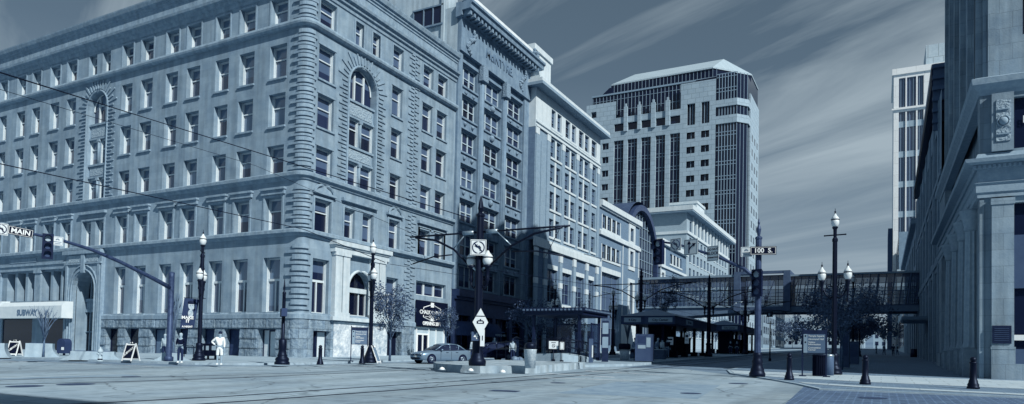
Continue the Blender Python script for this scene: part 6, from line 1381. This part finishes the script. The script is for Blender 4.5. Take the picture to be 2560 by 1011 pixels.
# ================================================================ CARS
def loft(mb,secs,close=True):
    R=[[mb.P(*p) for p in s] for s in secs]; n=len(R[0])
    for A,B in zip(R,R[1:]):
        for i in range(n-1): mb.f.append([A[i],A[i+1],B[i+1],B[i]]); mb.sm.append(True)
    mb.f.append(R[0][::-1]); mb.f.append(R[-1]); mb.sm+=[False,False]
def sedan(lab,paint,tglass):
    t=lthing('parked_car',lab,'car'); 
    # stations: x, half width, bottom z, shoulder z, centre top z
    st=[(-2.20,.62,.42,.60,.62),(-2.16,.74,.30,.66,.70),(-2.0,.80,.22,.72,.78),(-1.6,.84,.20,.78,.86),(-1.1,.855,.20,.83,.93),(-.7,.86,.20,.86,.97),(0,.86,.20,.88,.98),(.8,.86,.20,.90,1.0),(1.3,.85,.20,.92,1.02),(1.75,.83,.22,.94,1.03),(2.05,.78,.28,.92,1.0),(2.17,.68,.36,.86,.93),(2.21,.55,.42,.75,.8)]
    q=MB()
    def sec(x,w,zb,zs,zt):
        h=[(0,zb),(w*.9,zb),(w*.985,zb+.06),(w,zb+.22),(w*1.01,(zb+zs)/2+.02),(w*.985,zs-.06),(w*.92,zs+.01),(w*.75,zs+(zt-zs)*.65),(w*.4,zt-.01),(0,zt)]
        return [(x,-y,z) for y,z in h]+[(x,y,z) for y,z in h[-2::-1]]
    loft(q,[sec(*s) for s in st]); q.build('body',paint,t)
    # greenhouse
    gh=[(-.98,.70,.93,.93+.01),(-.35,.72,.93,1.33),(-.1,.72,.93,1.41),(.5,.72,.94,1.44),(.95,.71,.95,1.40),(1.25,.70,.96,1.28),(1.68,.66,.98,1.01)]
    def gs(x,w,zb,zt,k=0):
        tw=w*(1-.24*(zt-zb)/.5)-k; return [(x,-w,zb),(x,-w+.02,zb+.02),(x,-tw,zt-.05),(x,-tw+.1,zt-.005),(x,0,zt+.02),(x,tw-.1,zt-.005),(x,tw,zt-.05),(x,w-.02,zb+.02),(x,w,zb)]
    q=MB(); loft(q,[gs(*s) for s in gh]); q.build('windows',tglass,t)
    q=MB(); 
    rf_=[s for s in gh if s[3]>1.25]; R=[]
    for x,w,zb,zt in rf_:
        tw=w*(1-.24*(zt-zb)/.5)+.012; R.append([q.P(x,-tw,zt-.06),q.P(x,-tw+.1,zt+.008),q.P(x,0,zt+.035),q.P(x,tw-.1,zt+.008),q.P(x,tw,zt-.06)])
    for A,B in zip(R,R[1:]):
        for i in range(4): q.f.append([A[i],A[i+1],B[i+1],B[i]]); q.sm.append(True)
    for s in (-1,1):
        q.tube([(-.98,s*.70,.94),(-.35,s*.585,1.29),(-.1,s*.57,1.36)],.035,6); q.tube([(1.68,s*.66,.98),(1.25,s*.60,1.24),(.95,s*.57,1.36)],.05,6); q.tube([(.28,s*.715,.95),(.32,s*.565,1.39)],.03,5); q.tube([(-.1,s*.575,1.36),(.5,s*.555,1.4),(.95,s*.57,1.36)],.03,6); q.tube([(1.0,s*.715,.97),(1.08,s*.60,1.32)],.035,5)
    q.build('roof',paint,t)
    for x in (-1.38,1.32):
        for s in (-1,1):
            a=MB(); a.T=lambda X,Y,Z,x=x,s=s:(x+X,s*(.872)+Z*s,.32+Y); a.lathe([(.345,-.12),(.37,.0),(.36,.004)],n=20); o=a.build('wheel_arch',BLACK,t)
            a=MB(); a.T=lambda X,Y,Z,x=x,s=s:(x+X,s*.70+Z*s,.31+Y); a.lathe([(.2,0),(.30,.0),(.315,.04),(.315,.16),(.29,.2),(.2,.2)],n=20); wh=a.build('wheel',mat('tyre rubber',.02,rough=.8),t)
            a=MB(); a.T=lambda X,Y,Z,x=x,s=s:(x+X,s*.70+Z*s,.31+Y); a.lathe([(.2,.15),(.205,.205),(.17,.19)],n=20)
            for k in range(6): c_,s_=math.cos(k*math.pi/3),math.sin(k*math.pi/3); a.tube([(0,0,.2),(c_*.18,s_*.18,.2)],.025,4)
            a.build('rim',STEEL,wh)
    for s in (-1,1):
        q=MB(); q.ball((-2.06,s*.60,.66),.12,10,.55); q.T=ident; q.build('headlight',mat('headlight glass',.7,rough=.15,spec=.8),t)
        q=MB(); q.box(2.12,2.2,s*.62-.12,s*.62+.12,.7,.86,.02); q.build('tail_light',mat('tail light',.05,rough=.2),t)
        q=MB(); q.ball((-.55,s*.92,.98),.09,8,.7); q.build('mirror',paint,t)
        q=MB(); q.box(-.15,.05,s*.86-.012,s*.86+.012,.78,.81); q.box(.7,.9,s*.86-.012,s*.86+.012,.80,.83); q.box(-.62,-.6,s*.868-.005,s*.868+.005,.3,.85);q.box(.3,.315,s*.868-.005,s*.868+.005,.3,.87); q.build('door_handle',BLACK,t)
    q=MB(); q.box(-2.235,-2.17,-.28,.28,.56,.64); q.box(-2.24,-2.16,-.55,.55,.30,.40); q.build('grille',BLACK,t)
    q=MB(); q.box(-2.25,-2.22,-.15,.15,.43,.54); q.build('number_plate',SIGNW,t)
    q=MB(); q.box(-2.26,-2.236,-.05,.05,.575,.625); q.build('badge',STEEL,t)
    return t
PG=mat('champagne metallic paint',.24,rough=.28,var=.02,metal=.35,spec=.6); PB=mat('black car paint',.012,rough=.15,var=.02,spec=.7)
CGL=glass('car glass',.02,.8,.03,var=.1)
c1=sedan('silver sedan waiting at the crossing in front of the shop banner',PG,CGL); place(c1,(-26.3,39.4,gz(39.4)+.01),R_(68),copy=False,s=.93)
ca=onG(1030,914); cb_=onG(1160,904); 
c2=sedan('black sedan parked behind the near tram pole',PB,CGL); place(c2,(-27.6,48.2,gz(48.2)+.01),R_(60),copy=False)
c3=place(c2,(-30.2,56,gz(56)),R_(80),'dark car hidden behind the black sedan and the tram pole')
# ================================================================ TREES
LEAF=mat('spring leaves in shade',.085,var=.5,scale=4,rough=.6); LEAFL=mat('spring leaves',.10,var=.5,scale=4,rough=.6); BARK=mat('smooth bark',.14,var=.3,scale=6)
def tree(lab,loc,H,R,trunk=1.5,n=1800,m=LEAFL,seed=1,leaf=.085,bare=False,cz=None):
    random.seed(seed); t=lthing('street_tree',lab,'tree','young trees along the street'); q=MB(); q.tube([(0,0,0),(.03,0,trunk*.6),(0,.02,trunk),(.02,0,H*.7)],[.09,.065,.055,.02],8); tips=[]
    for i in range(16 if not bare else 22):
        a=random.uniform(0,6.28); z0=trunk*random.uniform(.85,1.5); r=R*random.uniform(.5,.95); z1=min(H,z0+random.uniform(.35,.75)*(H-trunk)); 
        if bare: r=R*random.uniform(.2,.8); z1=z0+random.uniform(.6,1.)*(H-z0)
        e=Vector((math.cos(a)*r,math.sin(a)*r,z1)); mid=Vector((e.x*.4,e.y*.4,z0+(z1-z0)*.55)); q.tube([(0,0,z0),tuple(mid),tuple(e)],[.035,.022,.008],5); tips+= [e,mid]
        for k in range(3): 
            f_=e+Vector((random.uniform(-.5,.5),random.uniform(-.5,.5),random.uniform(.0,.6)))*R*.5; q.tube([tuple(mid.lerp(e,.6)),tuple(f_)],[.012,.005],4); tips.append(f_)
    q.build('trunk',BARK,t)
    if not bare:
        c=MB(); cl=[]
        for i in range(46):
            p=random.choice(tips)+Vector([random.uniform(-.35,.35)*R for _ in range(3)])
            cl.append((p,random.uniform(.18,.42)*R))
        for i in range(n):
            p,r=random.choice(cl); v=Vector([random.gauss(0,1) for _ in range(3)]).normalized()*r*random.random()**.45; P=p+v
            if P.z<trunk*.8: P.z=trunk*.8+random.random()*.5
            a=Vector([random.gauss(0,1) for _ in range(3)]).normalized(); b=a.cross(Vector([random.gauss(0,1) for _ in range(3)])).normalized(); s=leaf*random.uniform(.6,1.4)
            c.face([tuple(P-a*s),tuple(P+b*s*.55),tuple(P+a*s),tuple(P-b*s*.55)])
        c.build('crown',m,t,recalc=False)
    place(t,loc,0,copy=False); return t
tree('leafy young tree in front of the white entrance of the corner building',onG(974,903,.13),4.4,1.5,1.5,3600,LEAFL,2,.065)
tree('leafy young tree in front of the dark shop banner',onG(1113,892,.13),4.0,1.05,1.7,2400,LEAFL,3,.065)
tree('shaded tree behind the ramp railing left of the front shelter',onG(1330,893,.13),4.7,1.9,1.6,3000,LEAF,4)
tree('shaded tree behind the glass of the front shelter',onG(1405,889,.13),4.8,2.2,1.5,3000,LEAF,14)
tree('broad dark street tree beside the tall lamp on the right pavement',onG(2104,925,.06),4.75,2.05,1.7,4300,mat('dusty spring leaves',.12,var=.5,scale=4),5,.065)
tree('shaded thin tree between the tram pole and the long canopy',onG(1660,889,.13),8.2,1.5,3.2,1500,mat('thin spring leaves',.10,var=.5,scale=4),6,.09)
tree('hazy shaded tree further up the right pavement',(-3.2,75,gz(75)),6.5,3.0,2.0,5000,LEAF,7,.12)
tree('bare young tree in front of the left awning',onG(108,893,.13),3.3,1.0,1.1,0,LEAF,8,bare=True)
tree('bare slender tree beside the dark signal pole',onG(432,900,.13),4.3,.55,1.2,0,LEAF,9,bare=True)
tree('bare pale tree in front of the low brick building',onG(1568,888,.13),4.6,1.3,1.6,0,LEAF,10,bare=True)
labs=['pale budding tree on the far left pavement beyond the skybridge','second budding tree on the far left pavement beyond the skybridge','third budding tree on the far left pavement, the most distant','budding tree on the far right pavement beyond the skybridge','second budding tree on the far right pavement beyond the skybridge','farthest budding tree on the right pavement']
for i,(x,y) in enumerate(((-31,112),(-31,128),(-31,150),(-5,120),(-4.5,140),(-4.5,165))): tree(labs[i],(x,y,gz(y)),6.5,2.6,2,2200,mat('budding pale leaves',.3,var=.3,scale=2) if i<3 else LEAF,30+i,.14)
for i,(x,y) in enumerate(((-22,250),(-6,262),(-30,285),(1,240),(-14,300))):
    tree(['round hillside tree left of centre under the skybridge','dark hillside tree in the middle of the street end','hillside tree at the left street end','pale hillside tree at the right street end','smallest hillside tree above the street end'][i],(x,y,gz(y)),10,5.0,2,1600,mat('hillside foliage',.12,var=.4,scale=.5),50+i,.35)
# ================================================================ PEOPLE
SKIN=mat('skin',.35,var=.08,rough=.6)
def skin(name,verts,edges,rad,m,parent,sub=2,root=0):
    me=bpy.data.meshes.new(name); bm=bmesh.new(); ly=bm.verts.layers.skin.verify(); vs=[]
    for i,p in enumerate(verts):
        v=bm.verts.new(p); r=rad[i]; v[ly].radius=r if isinstance(r,tuple) else (r,r); v[ly].use_root=(i==root); vs.append(v)
    for a,b in edges: bm.edges.new((vs[a],vs[b]))
    bm.to_mesh(me); bm.free(); o=bpy.data.objects.new(name,me); COL.objects.link(o)
    s=o.modifiers.new('s','SKIN'); s.use_smooth_shade=True; u=o.modifiers.new('u','SUBSURF'); u.levels=sub; u.render_levels=sub
    dg=bpy.context.evaluated_depsgraph_get(); m2=bpy.data.meshes.new_from_object(o.evaluated_get(dg)); bpy.data.objects.remove(o); m2.materials.clear(); m2.materials.append(m)
    for p in m2.polygons: p.use_smooth=True
    o=bpy.data.objects.new(name,m2); COL.objects.link(o); o.parent=parent; return o
def person(lab,loc,rz,H=1.75,top=None,legs=None,hair=None,shoe=None,arms='down',stride=.0,lean=0,shorts=False,cap=False,bag=None,skirt=False):
    t=lthing('person',lab,'person'); k=H/1.75
    def L_(p): x,y,z=p; y=y-lean*max(0,(z-.95)); return (x*k,y*k,z*k)
    st_=stride
    HIP=(0,0,.95); J={'pel':(0,0,.95),'wst':(0,0,1.1),'cst':(0,.01,1.32),'nck':(0,0,1.47),'hd0':(0,-.02,1.56),'hd1':(0,-.02,1.66)}
    V=[J[n] for n in ('pel','wst','cst','nck','hd0','hd1')]; Rr=[.13,.12,.135,.055,.085,.088]; E=[(0,1),(1,2),(2,3),(3,4),(4,5)]
    shl={}
    for s in (-1,1):
        i=len(V); f_=st_*s
        V+=[(s*.09,0,.90),(s*.1,-f_*.5,.5),(s*.105,-f_,.09),(s*.11,-f_-.12,.04)]; Rr+=[.09,.06,.042,.035]; E+=[(0,i),(i,i+1),(i+1,i+2),(i+2,i+3)]
    armp={}
    for s in (-1,1):
        i=len(V); 
        if arms=='hips': P=[(s*.19,0,1.40),(s*.40,.06,1.18),(s*.2,-.02,1.03),(s*.14,-.07,1.0)]
        elif arms=='front': P=[(s*.18,0,1.40),(s*.24,.02,1.14),(s*.12,-.18,1.05),(s*.05,-.2,1.05)]
        elif arms=='swing': P=[(s*.18,0,1.40),(s*.22,s*.08,1.14),(s*.22,-.12+s*.1,.93),(s*.22,-.16+s*.1,.87)]
        elif arms=='mixed' and s<0: P=[(s*.19,0,1.40),(s*.42,.05,1.2),(s*.2,-.02,1.02),(s*.15,-.07,1.0)]
        else: P=[(s*.18,0,1.40),(s*.225,.02,1.13),(s*.235,-.05,.88),(s*.235,-.07,.80)]
        V+=P; Rr+=[.06,.042,.03,(.018,.035)]; E+=[(2,i),(i,i+1),(i+1,i+2),(i+2,i+3)]; armp[s]=P
    V2=[L_(v) for v in V]; sc_=lambda r: tuple(a*k for a in r) if isinstance(r,tuple) else r*k
    body=skin('body',V2,E,[sc_(r) for r in Rr],SKIN,t)
    # fingers joined on to each palm, nose and ears
    q=MB()
    for s in (-1,1):
        w_,h_=Vector(L_(armp[s][2])),Vector(L_(armp[s][3])); d=(h_-w_).normalized(); side=d.cross(Vector((0,1,.01))).normalized()
        for j,ln in enumerate((.07,.08,.075,.06)): b_=h_+side*(j-1.5)*.017; q.tube([tuple(b_-d*.02),tuple(b_+d*ln*.5),tuple(b_+d*ln*.9+Vector((0,-.015,0)))],[.009,.008,.006],6)
        q.tube([tuple(h_-d*.03),tuple(h_-side*.03*s+Vector((0,-.02,0))),tuple(h_-side*.035*s+d*.04+Vector((0,-.02,0)))],[.01,.009,.007],6)
    n0=Vector(L_((0,-.115,1.60))); q.ball(tuple(n0),.014*k,6,1.6)
    for s in (-1,1): e_=Vector(L_((s*.082,-.02,1.6))); q.ball(tuple(e_),.02*k,6,1.5)
    q.build('hands_and_face',SKIN,t)
    if top:
        idx=[0,1,2]; VV=[V2[0],V2[1],V2[2]]; RR=[.155*k,.145*k,.16*k]; EE=[(0,1),(1,2)]
        for s_i,s in enumerate((-1,1)):
            a=14+4*s_i; i=len(VV); VV+=[V2[a],V2[a+1],tuple(Vector(V2[a+1]).lerp(Vector(V2[a+2]),.85))]; RR+=[.078*k,.058*k,.045*k]; EE+=[(2,i),(i,i+1),(i+1,i+2)]
        skin('shirt',VV,EE,RR,top,t)
    if legs:
        VV=[L_((0,0,1.0)),L_((0,0,.93))]; RR=[.14*k,.145*k]; EE=[(0,1)]
        for s_i in (0,1):
            a=6+4*s_i; i=len(VV); b_=.15 if not shorts else -.0
            end=Vector(V2[a+1]).lerp(Vector(V2[a+2]),.92 if not shorts else .02)
            VV+=[V2[a],tuple(Vector(V2[a]).lerp(Vector(V2[a+1]),.9)),tuple(end)]; RR+=[.105*k,.08*k,(.062 if not shorts else .085)*k]; EE+=[(1,i),(i,i+1),(i+1,i+2)]
        skin('trousers',VV,EE,RR,legs,t)
    for s_i,s in enumerate((-1,1)):
        a=8+4*s_i; f0=Vector(V2[a]); q=MB(); q.T=lambda x,y,z,f=f0:(f.x+x,f.y-.06+y,z); q.lathe([(.05,0),(.055,.03),(.045,.08),(.03,.1)],n=10); q.T=lambda x,y,z,f=f0:(f.x+x,f.y+y,z); q.ball((0,-.06,.045),.05,8,.8).ball((0,-.12,.035),.045,8,.75).ball((0,.01,.05),.05,8,.9); q.build('shoe',shoe or DARK,t)
    q=MB(); hc_=Vector(L_((0,0,1.675))); q.ball(tuple(hc_),.098*k,12,1.02); q.build('hair' if not cap else 'cap',hair or BLACK,t)
    if bag:
        q=MB(); q.T=lambda x,y,z:(x*k,y*k,z*k); q.box(-.16,.16,.13,.27,1.02,1.42,.03) if bag=='back' else q.box(.26,.36,-.16,.12,.62,.9,.02); q.build('bag',BLACK,t)
    place(t,loc,rz,copy=False); return t
WS=mat('white cotton',.80,var=.05,rough=.9); BLK=mat('black cloth',.012,rough=.9); DKC=mat('dark navy cloth',.035,rough=.9); LTC=mat('pale grey cloth',.5,rough=.9); GRH=mat('grey hair',.45,rough=.9); MIDC=mat('mid blue cloth',.14,rough=.9)
BRW=mat('dark hair',.02,rough=.8)
person('man in white shirt and white shorts, hand on hip, at the left kerb',onG(548,913,.13),R_(38),1.76,WS,WS,BRW,WHITE,arms='mixed',shorts=True)
person('older man in black coat and white shoes standing by the left planter',onG(450,908,.13),R_(35),1.66,BLK,DKC,GRH,WHITE,arms='front')
person('man in pale jacket and light cap behind the concrete planter',onG(411,899,.13),R_(20),1.62,LTC,DKC,GRH,DARK,arms='down',cap=True)
person('man in pale clothes bending forward behind the near tram pole',onG(1177,897,.05),R_(75),1.68,LTC,LTC,BRW,WHITE,arms='swing',stride=.22,lean=.45,shorts=True)
person('person in a white shirt beside the black sedan',onG(1281,904,.05),R_(20),1.66,LTC,DKC,BRW,DARK)
person('man with bare head standing behind the black sedan',onG(1236,890,.13),R_(30),1.72,MIDC,DKC,SKIN,DARK)
person('woman in light jacket and black trousers walking with a bag to the ticket machine',onG(1587,902,.24),R_(150),1.68,MIDC,BLK,BRW,DARK,arms='swing',stride=.15,bag='side')
person('grey haired man in pale shirt leaning in the queue under the canopy',onG(1640,898,.24),R_(140),1.72,MIDC,DKC,GRH,DARK,lean=.25)
person('person in dark clothes second in the queue under the canopy',onG(1655,895,.24),R_(150),1.7,LTC,BLK,BRW,DARK)
person('person with a dark backpack third in the queue under the canopy',onG(1668,896,.24),R_(170),1.74,BLK,MIDC,BLACK,DARK,bag='back')
person('distant person in dark clothes walking on the platform, the left of two',onG(1826,885,.24),R_(10),1.75,BLK,DKC,BRW,DARK,stride=.2)
person('distant person with a shoulder bag on the platform, the right of two',onG(1842,886,.24),R_(10),1.72,BLK,DKC,BRW,DARK,stride=.15,bag='side')
sbp=person('person crossing inside the glass skybridge right of the signal pole',(kx(1910),KY+2,9.1),R_(0),1.7,MIDC,DKC,BRW,DARK)
for i,(x,y) in enumerate(((1.6,120),(.4,128),(2.4,135),(-.8,142))):
    person(['far pedestrian nearest the right hand shop fronts','far pedestrian in the middle of the right pavement','far pedestrian close to the building line on the right','farthest pedestrian on the right pavement'][i],(x,y,gz(y)+.06),R_(40*i),1.72,[DKC,MIDC,BLK,LTC][i],DKC,BRW,DARK,stride=.15)
